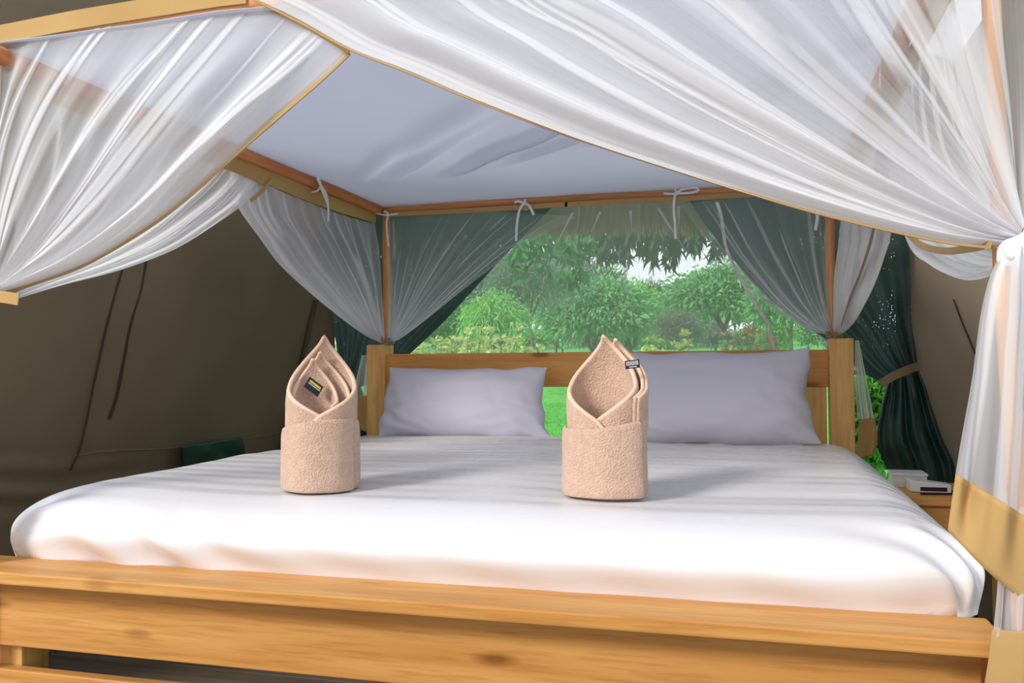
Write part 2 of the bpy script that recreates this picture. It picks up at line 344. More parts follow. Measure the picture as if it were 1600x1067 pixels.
def pole(name, a, b, w_, h_, mat, sd, up=(0, 1, 0)):
    rng = np.random.default_rng(sd); n = 28; p = np.array(a)[None]+(np.array(b)-np.array(a))[None]*np.linspace(0, 1, n)[:, None]
    for k in range(3): p[:, k] += smoothnoise(n, 5, rng, .0028)*(abs((np.array(b)-np.array(a))[k]) < .3)
    c = .18; pr = [(-w_/2+c*w_, -h_/2), (w_/2-c*w_, -h_/2), (w_/2, -h_/2+c*h_), (w_/2, h_/2-c*h_), (w_/2-c*w_, h_/2), (-w_/2+c*w_, h_/2), (-w_/2, h_/2-c*h_), (-w_/2, -h_/2+c*h_)]
    return sweep(name, p, pr, mat, bed, up=up, scale=1+smoothnoise(n, 8, rng, .05))
XC, YB = .905, 1.915
pole('canopy_post', (-XC, YB, .98), (-XC, YB, HC+.01), .028, .028, M_poleZ, 1)
pole('canopy_post', (XC, YB, .98), (XC, YB, HC+.01), .034, .03, M_poleZ, 2)
pole('canopy_post', (FLX, -.045, .3), (FLX, -.045, HC+.02), .032, .032, M_poleZ, 3)
pole('canopy_post', (FRX+.012, -.045, .3), (FRX-.022, -.045, HC+.05), .024, .03, M_poleZ, 4)
pole('canopy_beam', (-XC-.03, YB, HC), (XC+.03, YB, HC), .032, .030, M_poleX, 5, (0, 0, 1))
pole('canopy_beam', (-.925, YB, HC-.002), (-.935, -.08, HC-.002), .034, .036, M_poleY, 6, (0, 0, 1))
pole('canopy_beam', (.918, YB, HC-.002), (.925, -.08, HC-.002), .032, .048, M_poleY, 7, (0, 0, 1))
pole('canopy_beam', (FLX-.03, -.04, HC+.05), (FRX+.05, -.04, HC+.05), .034, .036, M_poleX, 8, (0, 0, 1))

# ---- mattress under a fitted sheet
def mattress():
    nx, ny = 260, 240
    x0, x1, y0, y1, zb, zt = -1.035, 1.0, .0, 1.868, .637, .782
    # the section is swept from the middle to the edges: a superellipse dome over a straight skirt
    s = np.linspace(-1, 1, nx); t = np.linspace(-1, 1, ny); Sx, T = np.meshgrid(s, t)
    def warp(q): return np.sign(q)*(1-(1-np.abs(q))**1.7)
    Sx, T = warp(Sx), warp(T)
    # square -> rounded square outline
    k = .10; rr = np.maximum(np.abs(Sx), np.abs(T))
    ox, oy = Sx, T
    cornr = np.clip((np.abs(Sx)+np.abs(T)-1.80)/.2, 0, 1)
    ox = ox*(1-.028*cornr**2); oy = oy*(1-.028*cornr**2)
    hx, hy = (x1-x0)/2, (y1-y0)/2
    dx = (1-np.abs(Sx))*hx; dy = (1-np.abs(T))*hy; r = .15
    ex = np.clip(1-dx/r, 0, 1); ey = np.clip(1-dy/.19, 0, 1); e = np.clip((ex**2.6+ey**2.6)**(1/2.6), 0, 1)
    h = np.sqrt(np.clip(1-e**2.15, 0, 1))
    z = zb+(zt-zb)*h
    X = (x0+x1)/2+ox*hx; Y = (y0+y1)/2+oy*hy
    z += .010*vnoise(X*2.2, Y*2.6, 2)*(1-e)+.005*vnoise(X*1.2, Y*8, 5)*(1-e)
    z += .018*np.exp(-((Y-1.30)/.25)**2)*np.exp(-((X+.1)/.8)**2)*(1-e) - .006*np.exp(-((Y-1.62)/.06)**2)
    # soft ridges across the bed, and gathers pulled towards the two front corners
    z += .0035*np.sin(Y*34+1.5*vnoise(X*1.5, Y*3, 6))*np.clip(1.3*vnoise(X*1.1+3, Y*1.4, 7)+.3, 0, 1)*(1-e)*np.clip((Y-.5)*3, 0, 1)
    for cx, sg in ((x0, -1), (x1, 1)):
        a = np.arctan2((Y-y0)+.02, np.abs(X-cx)+.02); d = np.hypot(X-cx, Y-y0)
        g = np.exp(-(d/.24)**2)*np.clip(e*1.4-.25, 0, 1)*np.clip(h*4, 0, 1)
        z += .013*g*np.sin(a*15+d*10+sg)
        Y -= .008*g*np.sin(a*15+d*10+sg)
    fr = np.exp(-((Y-y0)/.07)**2)*np.clip(e, 0, 1)
    dg = np.sin((X*1.0+ (z-zb)*2.2)*26+3.5*vnoise(X*2.5, z*4, 11))
    Y -= .011*fr*dg*np.clip(np.exp(-((X+.72)/.3)**2)*1.2+.18*vnoise(X*3, z*3, 12), 0, 1)
    bulge = np.exp(-((h-.45)/.35)**2)
    Y -= .022*bulge*np.clip(ey, 0, 1)*(T < 0); X += .018*bulge*np.clip(ex, 0, 1)*np.sign(Sx)
    X -= .040*np.clip((ex-.84)/.16, 0, 1)**2*np.sign(Sx); Y -= .030*np.clip((ey-.84)/.16, 0, 1)**2*np.sign(T)
    z = np.where(h < .02, zb, np.maximum(z, zb))
    return grid_obj('mattress', np.stack([X, Y, z], -1), M_satin)
def satin():
    """white cotton with woven satin stripes running across the bed: only the sheen differs"""
    m, t, N, L, B = newmat('satin_stripe_sheet'); mp = coord(N, L)
    wv = N.new('ShaderNodeTexWave'); wv.wave_type = 'BANDS'; wv.bands_direction = 'Y'; wv.inputs['Scale'].default_value = 3.4; wv.inputs['Distortion'].default_value = .5; wv.inputs['Detail'].default_value = 1
    L.new(mp.outputs[0], wv.inputs[0]); r = ramp(N, (.27,)*3, (.44,)*3, .3, .7); L.new(wv.outputs[0], r.inputs[0]); L.new(r.outputs[0], B.inputs['Roughness'])
    B.inputs['Base Color'].default_value = (.75, .735, .75, 1); B.inputs['Specular IOR Level'].default_value = .7
    n = N.new('ShaderNodeTexNoise'); n.inputs['Scale'].default_value = 14; n.inputs['Detail'].default_value = 4; mp2 = coord(N, L, (.5, 1.6, 1)); L.new(mp2.outputs[0], n.inputs[0])
    b = N.new('ShaderNodeBump'); b.inputs['Strength'].default_value = .10; b.inputs['Distance'].default_value = .006; L.new(n.outputs[0], b.inputs['Height']); L.new(b.outputs[0], B.inputs['Normal'])
    return m
M_satin = satin()
tag(mattress(), 'thick mattress in a white fitted sheet with gathered corners, on the pine bed', 'mattress')

# ---- pillows
def pillow(label, c, wdt, hgt, thk, lean, seed, skew=0.0):
    n = 90; rng = np.random.default_rng(seed); P = []
    u, v = np.meshgrid(np.linspace(-1, 1, n), np.linspace(-1, 1, n))
    uu, vv = np.sign(u)*(1-(1-np.abs(u))**1.5), np.sign(v)*(1-(1-np.abs(v))**1.5)
    pinch = 1-.055*(1-np.abs(vv)**2)*np.abs(uu)**3
    x = wdt/2*uu*(1-.045*(1-np.abs(vv)**2.5)*np.abs(uu)**2) + .017*vnoise(uu*0+seed, vv*3.2, seed)*np.abs(uu)**4 - .014*vv*uu*(np.abs(uu)**2)
    y = hgt/2*vv*(1-.075*(1-np.abs(uu)**3)*np.abs(vv)**2*(vv > 0)) + skew*uu + .006*vnoise(uu*4, vv*0+3, seed+1)*np.abs(vv)**4
    prof = (np.clip(1-np.abs(uu)**3.2, 0, 1)**.55)*(np.clip(1-np.abs(vv)**2.6, 0, 1)**.6)
    wr = .010*vnoise(uu*7+vv*2, vv*2.5, seed+2)*prof*np.abs(uu)**1.2+.004*vnoise(uu*3-vv*3, vv*4, seed+5)*prof
    edge = np.abs(uu)**2*np.clip(-vv+.1, 0, 1)
    wr = wr+.020*np.sin((uu*1.2+vv+.3*vnoise(uu*2, vv*2, seed))*13)*edge*prof**.5*.55
    front = np.stack([x, -(thk*prof*(1+.35*(-vv)*.5)+wr), y], -1); back = np.stack([x, .5*thk*prof, y], -1)
    V = np.concatenate([front.reshape(-1, 3), back.reshape(-1, 3)])
    F = grid_faces(n, n); F2 = F[:, ::-1]+n*n
    ca, sa = math.cos(lean), math.sin(lean)
    V = np.stack([V[:, 0], V[:, 1]*ca+V[:, 2]*sa, -V[:, 1]*sa*1+V[:, 2]*ca], -1)+np.array(c)
    a = np.arange(n*n).reshape(n, n); rim = np.concatenate([a[0], a[1:, -1], a[-1, -2::-1], a[-2:0:-1, 0]])
    Fr = [(int(rim[i]), int(rim[i-1]), int(rim[i-1]+n*n), int(rim[i]+n*n)) for i in range(len(rim))]
    o = mesh_obj('pillow', V, F.tolist()+F2.tolist()+Fr, M_pillow)
    return tag(o, label, 'pillow', 'pillows leaning on the headboard')
pillow('smaller lavender-grey pillow nearer the left headboard post, below the rail top', (-.502, 1.76, .916), .70, .290, .085, .24, 3, -.003)
pillow('larger lavender-grey pillow at the right headboard post, rising above the rail', (.462, 1.70, .943), .735, .345, .10, .20, 8, .004)

# ---- the two folded towels
def revolve_shell(name, parent, base, tmin, tmax, zlow, rim, rad, thick, mat, n=110, nz=40, spiral=.006, offs=(0, 0), closed_at=.2, sd=0, hem=True, peak_xy=(0, .012), face=0.0):
    """an upright sheet wrapped round an axis, its top edge at height rim(t), drawn to a point at the peak"""
    t = np.linspace(tmin, tmax, n); zmax = max(rim(a) for a in t); P = np.zeros((nz, n, 3)); rng = np.random.default_rng(sd)
    for j, a in enumerate(t):
        th = a*math.pi                       # 0 = back, +-1 = front
        zt = rim(a); z = np.linspace(zlow, zt, nz)
        q = np.clip((z-closed_at)/(zmax-closed_at+1e-6), 0, 1)
        s = np.sqrt(np.clip(1-.95*q**2.0, 0, 1))
        r = (rad+spiral*a)*s
        px = offs[0]+peak_xy[0]*q; py = offs[1]+peak_xy[1]*q
        P[:, j, 0] = px+r*math.sin(th); P[:, j, 1] = py+.88*r*math.cos(th); P[:, j, 2] = z
    A, Zz = np.meshgrid(t, np.linspace(0, 1, nz))
    rn = 1+.035*vnoise(A*5+sd, Zz*2.5, sd)
    P[..., 0] = (P[..., 0]-offs[0])*rn+offs[0]; P[..., 1] = (P[..., 1]-offs[1])*rn+offs[1]
    P = P @ np.array([[math.cos(face), math.sin(face), 0], [-math.sin(face), math.cos(face), 0], [0, 0, 1]])
    P += np.array(base)
    o = grid_obj(name, P, mat, parent, thick)
    if hem:
        sweep('hem', P[-1], circ(thick*.54, 8), M_hem, o)
    return o, P
def towel_band(parent, base, rx, ry, h, turns=1.22, start=.9, thick=.014, seed=0, tilt=.010):
    n = 150; ang = np.linspace(0, turns*2*math.pi, n)+start; rng = np.random.default_rng(seed)
    k = 22; prof = []
    for i in range(k):
        a = 2*math.pi*i/k; cx, sx_ = math.cos(a), math.sin(a)
        prof.append((thick/2*np.sign(cx)*abs(cx)**.7, h/2*np.sign(sx_)*abs(sx_)**.35))
    prof = np.array(prof); V = []; F = []
    for i, a in enumerate(ang):
        g = 1+.15*i/n; d = np.array([math.sin(a), -math.cos(a), 0]); c = np.array([rx*d[0]*g, ry*d[1]*g, 0])
        lump = .0022*math.sin(a*3+seed)+.0012*math.sin(a*7+1)
        for (p, q) in prof:
            zz = h/2+q+ (tilt*math.sin(a)+.004*math.sin(2*a+seed))*(q > 0)*(q/(h/2))
            flare = 1+.03*math.exp(-((zz-.015)/.03)**2)+.008*math.sin(zz*40+a*2)
            V.append(np.array(base)+c*flare+d*(p+lump)+np.array([0, 0, zz]))
    for i in range(n-1):
        for q in range(k): F.append((i*k+q, i*k+(q+1) % k, (i+1)*k+(q+1) % k, (i+1)*k+q))
    F.append(tuple(range(k-1, -1, -1))); F.append(tuple((n-1)*k+q for q in range(k)))
    return mesh_obj('rolled_band', V, F, M_towel, parent)
def rimf(front, side, peak, over=.03, p=1.47, bias=0.0):
    def f(a):
        b = min(abs(a-bias), 1.0); zz = peak+(front-peak)*b**.0001*0
        # 0 (back) -> peak, .5 -> side, 1 (front) -> front
        if b < .5: q = b/.5; zz = peak+(side-peak)*(1-(1-q)**1.35) if False else peak+(side-peak)*q**1.05
        else: q = (b-.5)/.5; zz = side+(front-side)*q**1.1
        if abs(a) > 1: zz = front-(abs(a)-1)*.30
        return zz
    return f
ZS = .781
# left towel
b1 = at(478, 769, Z=ZS); b1 = np.array([b1[0], b1[1]+.07, ZS])
tw1 = empty('folded_towel', b1, 'peach towel folded into a hood, black label showing inside it, nearer the left pillow', 'towel', 'folded bath towels on the bed')
F1, F2 = .44, -.12
towel_band(tw1, b1, .077, .073, .152, seed=1, start=.02)
revolve_shell('outer_fold', tw1, b1, -1.13, 1.11, .07, rimf(.166, .226, .349), .0765, .010, M_towel, closed_at=.195, sd=1, spiral=.003, peak_xy=(.006, .022), face=F1)
revolve_shell('inner_fold', tw1, b1, -.78, .80, .08, rimf(.175, .205, .312), .064, .008, M_towel, closed_at=.19, sd=4, peak_xy=(-.004, .022), spiral=.0, face=F1)
revolve_shell('inner_fold', tw1, b1, -.60, .72, .08, rimf(.165, .200, .296), .054, .008, M_towel, closed_at=.175, sd=6, offs=(-.016, .0), peak_xy=(-.004, .014), spiral=.0, face=F1)
# right towel
b2 = at(939, 779, Z=ZS); b2 = np.array([b2[0], b2[1]+.07, ZS])
tw2 = empty('folded_towel', b2, 'peach towel folded into a wide open hood, grey label sticking out, by the larger pillow', 'towel', 'folded bath towels on the bed')
towel_band(tw2, b2, .079, .070, .150, seed=5, start=-.36, tilt=.008)
revolve_shell('outer_fold', tw2, b2, -1.2, 1.22, .06, rimf(.160, .232, .342), .075, .010, M_towel, closed_at=.19, sd=2, peak_xy=(-.014, .020), spiral=-.006, face=F2)
revolve_shell('back_fold', tw2, b2, -.10, .66, .12, rimf(.16, .225, .334), .080, .008, M_towel, closed_at=.19, sd=3, peak_xy=(.012, .026), spiral=0, face=F2)
revolve_shell('back_fold', tw2, b2, -.10, .64, .12, rimf(.16, .222, .328), .0865, .008, M_towel, closed_at=.19, sd=3, peak_xy=(.016, .034), spiral=0, face=F2)
def label_tab(parent, c, ex, ey, wdt, hgt, marks):
    """a small woven label: cloth tab with printed lines"""
    ex, ey = Vector(ex).normalized(), Vector(ey).normalized(); nz = ex.cross(ey).normalized(); c = Vector(c)
    def slab(name, u0, u1, v0, v1, off, th, mat, par):
        pts = [c+ex*u+ey*v+nz*w_ for w_ in (off, off+th) for (u, v) in ((u0, v0), (u1, v0), (u1, v1), (u0, v1))]
        return mesh_obj(name, [tuple(q) for q in pts], [(3, 2, 1, 0), (4, 5, 6, 7), (0, 1, 5, 4), (1, 2, 6, 5), (2, 3, 7, 6), (3, 0, 4, 7)], mat, par, smooth=False)
    lab = slab('label', -wdt/2, wdt/2, -hgt/2, hgt/2, 0, .0012, marks[0][-1], parent)
    for (nm, u0, u1, v0, v1, mat) in marks[1:]: slab(nm, u0*wdt/2, u1*wdt/2, v0*hgt/2, v1*hgt/2, .0012, .0004, mat, lab)
    return lab
ex = RT*.80-UP*.60; ey = RT*.52+UP*.85
mk = [(M_black,)]
rl = np.random.default_rng(2); u = -.74
while u < .72:                                  # a line of woven capitals, too small to read, over a thinner line
    wl_ = rl.uniform(.06, .13); mk.append(('lettering', u, u+wl_, .30-rl.uniform(0, .04), .66, M_yellow)); u += wl_+.035
u = -.78
while u < .78: wl_ = rl.uniform(.04, .09); mk.append(('lettering', u, u+wl_, -.02, .14, M_white_print)); u += wl_+.03
_l = Vector((-.017, .014, .232)); lc1 = b1+np.array([_l.x*math.cos(F1)-_l.y*math.sin(F1), _l.x*math.sin(F1)+_l.y*math.cos(F1), _l.z])
label_tab(tw1, lc1, ex, ey, .040, .027, mk)
mk2 = [(M_black,)]; u = -.9
for k in range(9): mk2.append(('lettering', -.82+k*.19, -.82+k*.19+.10, -.25, .78, M_white_print))
mk2.append(('lettering', -.5, .6, -.72, -.52, M_white_print))
lc2 = at(988, 569, Y=b2[1]-.012)
label_tab(tw2, lc2, RT*.97+UP*.12, UP*.98-RT*.1, .031, .018, mk2)
# ================================================================== CANOPY CLOTH
# white roof sheet lying over the frame
u, v = np.meshgrid(np.linspace(-1, 1, 160), np.linspace(0, 1, 160))
X = u*.955; Y = -.07+v*2.03
Z = HC+.026-.035*(1-u**4)*np.sin(np.pi*np.clip(v, 0, 1))**.8
for (x0, y0, ang, ln, a, wd_) in ((-.10, .95, 2.36, .45, .016, .018), (-.38, 1.0, 2.3, .40, .012, .03), (.15, .9, 2.42, .40, .010, .022), (-.60, 1.1, 2.2, .30, .010, .035), (.42, .8, 2.5, .35, .012, .03), (-.2, .7, 2.35, .3, .010, .05), (.6, .7, 2.3, .4, .012, .04)):
    du, dn = (X-x0)*math.cos(ang)+(Y-y0)*math.sin(ang), -(X-x0)*math.sin(ang)+(Y-y0)*math.cos(ang)
    dn = dn+.12*du*du
    Z -= 2.6*a*np.exp(-(du/ln)**4)*np.exp(-(dn/wd_)**2)*np.where(dn > 0, 1, 1)
Z += .006*vnoise(X*5, Y*4, 3)*(1-np.abs(u)**6)
over = np.clip((v-.985)/.015, 0, 1); Z -= .016*over+.004*over*vnoise(X*14, Y*0, 4)
roof = grid_obj('canopy_roof_sheet', np.stack([X, Y, Z], -1), M_roof, thick=.0015)
tag(roof, 'slack white cotton roof sheet stretched flat over the canopy frame', 'canopy')

def net_panel(label, H, I, O, nrm, a0=None, nu=330, nv=120, fold=.018, bulge=.02, pleats=14, seed=0, dens=1.0, inner=1.5, mat=None, group='mosquito net panels', hem=None, edge=None, hemmat=None, loc=None, foldn=6, wide=(.008, .04), flare=None):
    """H: top hem from the post to the free corner; O / I: outer and inner edges, both from hem down to the tie-back"""
    rng = np.random.default_rng(seed); mat = mat or M_net
    H, I, O = spline(H, nu), spline(I, nv), spline(O, nv); nrm = np.array(nrm, float); nrm /= np.linalg.norm(nrm)
    u = np.linspace(0, 1, nu); v = np.linspace(0, 1, nv); U, Vv = np.meshgrid(u, v)
    P = O[:, None]*(1-U[..., None])+I[:, None]*U[..., None]
    base = O[0]*(1-u[:, None])+I[0]*u[:, None]
    P = P+(H-base)[None]*((1-Vv)**2.2)[..., None]
    wdt = np.linalg.norm(I-O, axis=1)[:, None]; W0 = np.linalg.norm(np.diff(H, axis=0), axis=1).sum()
    # folds: hem-to-tie ripples whose depth follows the room they have
    ph = np.cumsum(rng.uniform(.5, 1.5, nu)); ph = ph/ph[-1]
    ph = np.interp(u, u, np.convolve(np.pad(ph, 12, mode='edge'), np.ones(25)/25, 'valid'))
    f = np.zeros_like(U)
    for k in range(4):
        fr = foldn*rng.uniform(.4, 2.0); f += np.sin(2*np.pi*fr*(ph[None]+.015*np.sin(3*Vv+k))+rng.uniform(0, 6.3))*rng.uniform(.4, 1)/2
    env = np.clip(Vv*5, .25, 1)*np.minimum(1, wdt/.10+.30)
    P = P+(fold*f*env)[..., None]*nrm + (bulge*np.sin(np.pi*U**.8)*np.sin(np.pi*np.clip(Vv, 0, 1)**.9))[..., None]*nrm
    # pleats: cloth folded over on itself, three layers thick
    st1 = np.convolve(rng.normal(size=nu+8), np.ones(5)/5, 'same')[4:-4]*2.0; st2 = np.convolve(rng.normal(size=nu+30), np.ones(17)/17, 'same')[15:-15]*3.2
    D = np.clip(1+.16*st1[None]*np.clip(Vv*1.6, 0, 1)+.20*st2[None]*np.clip(.3+Vv, 0, 1), .45, 2.2); relief = np.zeros_like(U)
    for k in range(pleats):
        c0 = rng.uniform(.02, .98); h = rng.uniform(*wide); dr = rng.uniform(-.05, .05); v0 = rng.choice([0, 0, 0, rng.uniform(.05, .4)]); v1 = rng.choice([1.1, 1.1, rng.uniform(.15, .6)])
        c = c0+dr*Vv+.012*np.sin(4*Vv+k); hh = h*(.35+.9*np.clip(Vv*1.5, 0, 1)*(1.2-.5*Vv))
        d = (U-c)/hh; on = (np.clip((1-d)*6, 0, 1)*np.clip((d+1)*2.5, 0, 1))*np.clip((Vv-v0)*12+.2, 0, 1)*np.clip((v1-Vv)*10, 0, 1)
        D += rng.uniform(1.2, 2.4)*on; relief += on*.006*(d*.5)
    P = P+relief[..., None]*nrm
    dn = dens*np.minimum(14, (1.25*W0)/(wdt+.06*W0+.02))*D*(1+inner*U**3)
    dn = np.maximum(dn, dens*.8)
    root = empty('mosquito_net_panel', loc if loc is not None else O[-1], label, 'mosquito net', group)
    o = grid_obj('net', P, mat, root)
    at_ = o.data.attributes.new('cloth_layers', 'FLOAT', 'POINT'); at_.data.foreach_set('value', dn.reshape(-1).astype(np.float32))
    if hem:
        hh, up = hem; HH = H.copy(); HH[:, 2] += up
        HH = HH+nrm*.004
        s = sweep('hem_band', HH, rect(.003, hh), hemmat or M_tan, root)
    if edge:
        wdt_, n0, n1, mat_, off = edge; E_ = P[n0:n1, -1]+nrm*off
        t = np.gradient(E_, axis=0); sd_ = np.cross(t, nrm)
        sweep('edge_band', E_, rect(wdt_, .003), mat_, root, up=nrm)
    return root, P
def ribbon(parent, pts, wdt=.010, name='tie_ribbon', mat=None, up=(0, -1, .15), th=.0018, n=30):
    return sweep(name, spline(pts, n), rect(wdt, th), mat or M_ribbon, parent, up=up)
YF = -.05
GL, GR = at(-16, 452, Y=YF), at(1594, 376, Y=YF)
# ---- front, left half
H = [np.array([FLX, YF, 1.768]), at(0, 66, Y=YF), at(120, 42, Y=YF), at(250, 22, Y=YF), at(370, 8, Y=YF), at(450, 22, Y=YF), at(520, 62, Y=YF), at(546, 80, Y=YF)]
I = [at(546, 80, Y=YF), at(470, 150, Y=YF), at(390, 218, Y=YF), at(325, 275, Y=YF), at(240, 345, Y=YF), at(140, 405, Y=YF), at(50, 440, Y=YF), GL+np.array([0, 0, -.012])]
O = [np.array([FLX, YF, 1.768]), np.array([FLX, YF, 1.5]), GL]
nFL, P = net_panel('white net swept to the front left bedpost, tan-edged, hanging from the front rail', H, I, O, (0, -1, .1), seed=3, pleats=20, bulge=.07, fold=.014, hem=None, edge=None, inner=3.0, wide=(.008, .035))
hb = [at(-60, 64, Y=YF-.012), at(0, 54, Y=YF-.012), at(120, 31, Y=YF-.012), at(250, 10, Y=YF-.012), at(330, -3, Y=YF-.012), at(385, -10, Y=YF-.012)]
sweep('hem_band', spline(hb, 60), rect(.004, .040), M_tan, nFL)
hb = [at(378, 4, Y=YF-.004), at(420, 12, Y=YF-.004), at(480, 40, Y=YF-.004), at(546, 80, Y=YF-.004)]
sweep('hem_band', spline(hb, 30), rect(.003, .012), M_tan, nFL)
eb = [at(545, 81, Y=YF+.004), at(495, 128, Y=YF+.006), at(425, 188, Y=YF+.01), at(355, 250, Y=YF+.012), at(290, 308, Y=YF+.012), at(225, 357, Y=YF+.01), at(130, 412, Y=YF+.01), at(40, 445, Y=YF+.01), GL+np.array([0, .01, -.02])]
sweep('edge_band', spline(eb, 60), rect(.017, .002), M_edge, nFL, up=(0, -1, .35))
# ---- front, right half
YR = YF-.03
H = [np.array([FRX+.16, YR+.02, 1.79]), np.array([.7, YR, 1.80]), np.array([.3, YR, 1.80]), np.array([0, YR, 1.805]), np.array([-.2, YR, 1.803]), at(392, -6, Y=YR)]
I = [at(392, -6, Y=YR), at(470, 32, Y=YR), at(546, 74, Y=YR), at(640, 110, Y=YR), at(745, 155, Y=YR), at(900, 214, Y=YR), at(1060, 266, Y=YR), at(1200, 309, Y=YR), at(1350, 348, Y=YR), at(1480, 374, Y=YR), GR+np.array([0, -.03, -.012])]
O = [np.array([FRX+.16, YR+.02, 1.79]), np.array([FRX+.08, YR, 1.5]), GR+np.array([.0, -.02, .01])]
nFR, P = net_panel('wide white net swept from the front rail to the front right bedpost', H, I, O, (0, -1, .1), seed=11, pleats=30, bulge=.05, fold=.016, inner=6.0, wide=(.005, .024), nu=420, nv=150, dens=.78)
eb = [at(392, -3, Y=YR+.003), at(470, 36, Y=YR+.003), at(546, 77, Y=YR+.003), at(640, 114, Y=YR+.003), at(715, 146, Y=YR+.006), at(900, 216, Y=YR+.014), at(1200, 311, Y=YR+.012), at(1350, 351, Y=YR+.006), at(1480, 379, Y=YR+.002), at(1575, 389, Y=YR)]
sweep('edge_band', spline(eb, 90), rect(.0045, .002), M_edge, nFR, up=(0, -1, .35))
# ---- left side, front half and rear half
XL = -.945
H = [np.array([XL, 0, 1.70]), np.array([XL, .35, 1.695]), np.array([XL, .7, 1.69]), np.array([XL, .97, 1.685]), at(418, 283, X=XL)]
I = [at(423, 281, X=XL), at(392, 312, X=XL+.01), at(345, 346, X=XL+.01), at(275, 388, X=XL+.01), at(190, 421, X=XL), at(100, 445, X=XL), np.array([-.955, 0, 1.212])]
O = [np.array([XL, 0, 1.70]), np.array([XL, -.01, 1.4]), np.array([-.955, -.02, 1.232])]
nLF, P = net_panel('gathered white side net running from the left rail to the front left bedpost', H, I, O, (1, 0, .1), seed=21, pleats=16, bulge=.03, fold=.012, inner=1.6)
sweep('hem_band', spline([np.array([XL+.012, -.03, 1.700]), np.array([XL+.012, .5, 1.697]), np.array([XL+.012, .85, 1.693]), np.array([XL+.014, 1.0, 1.683])], 40), rect(.003, .055), M_tan, nLF)
sweep('edge_band', spline([at(425, 280, X=XL+.02), at(412, 296, X=XL+.02), at(392, 314, X=XL+.02)], 12), rect(.012, .002), M_tan, nLF, up=(1, 0, .2))
H = [np.array([XL, 1.88, 1.675]), np.array([XL, 1.7, 1.665]), np.array([XL, 1.4, 1.66]), np.array([XL, 1.15, 1.665]), np.array([XL, .80, 1.672])]
I = [np.array([XL, .80, 1.672]), at(370, 320, X=XL), at(405, 370, X=XL), at(438, 413, X=XL), at(480, 452, X=XL), at(528, 492, X=XL), at(568, 522, X=XL), np.array([-.915, 1.885, 1.158])]
O = [np.array([XL, 1.88, 1.675]), np.array([-.925, 1.89, 1.4]), np.array([-.91, 1.89, 1.165])]
nLR, P = net_panel('white side net swept from the left rail to the left headboard post', H, I, O, (1, 0, .1), seed=25, pleats=13, bulge=.03, fold=.012, inner=1.2, mat=M_netgrey, dens=1.25)
sweep('hem_band', spline([np.array([XL+.010, .90, 1.698]), np.array([XL+.010, 1.2, 1.690]), np.array([XL+.010, 1.5, 1.688]), np.array([XL+.010, 1.87, 1.70])], 40), rect(.003, .052), M_tan, nLR)
# ---- back, left and right halves
YN = 1.90
H = [np.array([-.90, YN, 1.70]), np.array([-.7, YN, 1.70]), np.array([-.45, YN, 1.702]), at(905, 338, Y=YN)]
I = [at(905, 338, Y=YN), at(862, 360, Y=YN), at(800, 397, Y=YN), at(735, 444, Y=YN), at(670, 496, Y=YN), at(630, 526, Y=YN), np.array([-.885, YN, 1.157])]
O = [np.array([-.885, YN, 1.70]), np.array([-.888, YN, 1.4]), np.array([-.892, YN, 1.162])]
nBL, P = net_panel('white back net drawn to the left headboard post, in front of dark cloth', H, I, O, (0, -1, .1), seed=31, pleats=12, bulge=.01, fold=.010, inner=0, mat=M_netgrey, wide=(.004, .018), dens=.8)
H = [np.array([.905, YN, 1.70]), np.array([.7, YN, 1.702]), np.array([.5, YN, 1.70]), at(1062, 320, Y=YN)]
I = [at(1062, 320, Y=YN), at(1085, 350, Y=YN), at(1125, 405, Y=YN), at(1165, 447, Y=YN), at(1210, 487, Y=YN), at(1262, 515, Y=YN), np.array([.895, YN, 1.165])]
O = [np.array([.905, YN, 1.70]), np.array([.905, YN, 1.4]), np.array([.905, YN, 1.17])]
nBR, P = net_panel('white back net drawn to the right headboard post, its thin edge over the garden view', H, I, O, (0, -1, .1), seed=37, pleats=12, bulge=.01, fold=.010, inner=0, mat=M_netgrey, wide=(.004, .02), dens=.8)
for n_, a, b in ((nBL, -.91, -.10), (nBR, -.11, .92)):
    sweep('hem_band', spline([np.array([a, YN-.012, 1.711]), np.array([(a+b)/2, YN-.012, 1.709]), np.array([b, YN-.012, 1.712])], 30), rect(.004, .020), M_tan, n_)
# short gathers showing along the hem over the open view
for i, (x0, y0, x1, y1) in enumerate(((895, 332, 862, 398), (938, 331, 924, 362), (985, 329, 987, 352), (1028, 325, 1074, 396), (1060, 322, 1062, 350))):
    a, b = at(x0, y0, Y=YN), at(x1, y1, Y=YN)
    sweep('gather', spline([a, (a+b)/2+np.array([0, -.004, 0]), b], 12), rect(.011, .002), M_gath, nBL if i < 3 else nBR, up=(0, -1, .1), scale=np.linspace(1, .15, 12))
# ---- right side, rear half and front half
XR = .955
H = [np.array([XR, 1.88, 1.69]), np.array([XR, 1.6, 1.69]), np.array([XR, 1.3, 1.69]), np.array([XR, .95, 1.69])]
I = [np.array([XR, .95, 1.69]), np.array([XR+.01, 1.18, 1.60]), at(1392, 352, X=XR+.015), at(1384, 400, X=XR+.01), at(1362, 458, X=XR), at(1337, 500, X=XR), np.array([.925, 1.9, 1.165])]
O = [np.array([XR, 1.88, 1.69]), np.array([.93, 1.89, 1.4]), np.array([.915, 1.895, 1.17])]
nRR, P = net_panel('white side net swept to the right headboard post beside the dark curtain', H, I, O, (-1, 0, .1), seed=41, pleats=10, bulge=.025, fold=.014, inner=1.0, dens=2.6)
sweep('hem_band', spline([np.array([XR-.012, .95, 1.700]), np.array([XR-.012, 1.4, 1.697]), np.array([XR-.012, 1.87, 1.70])], 40), rect(.003, .05), M_tan, nRR)
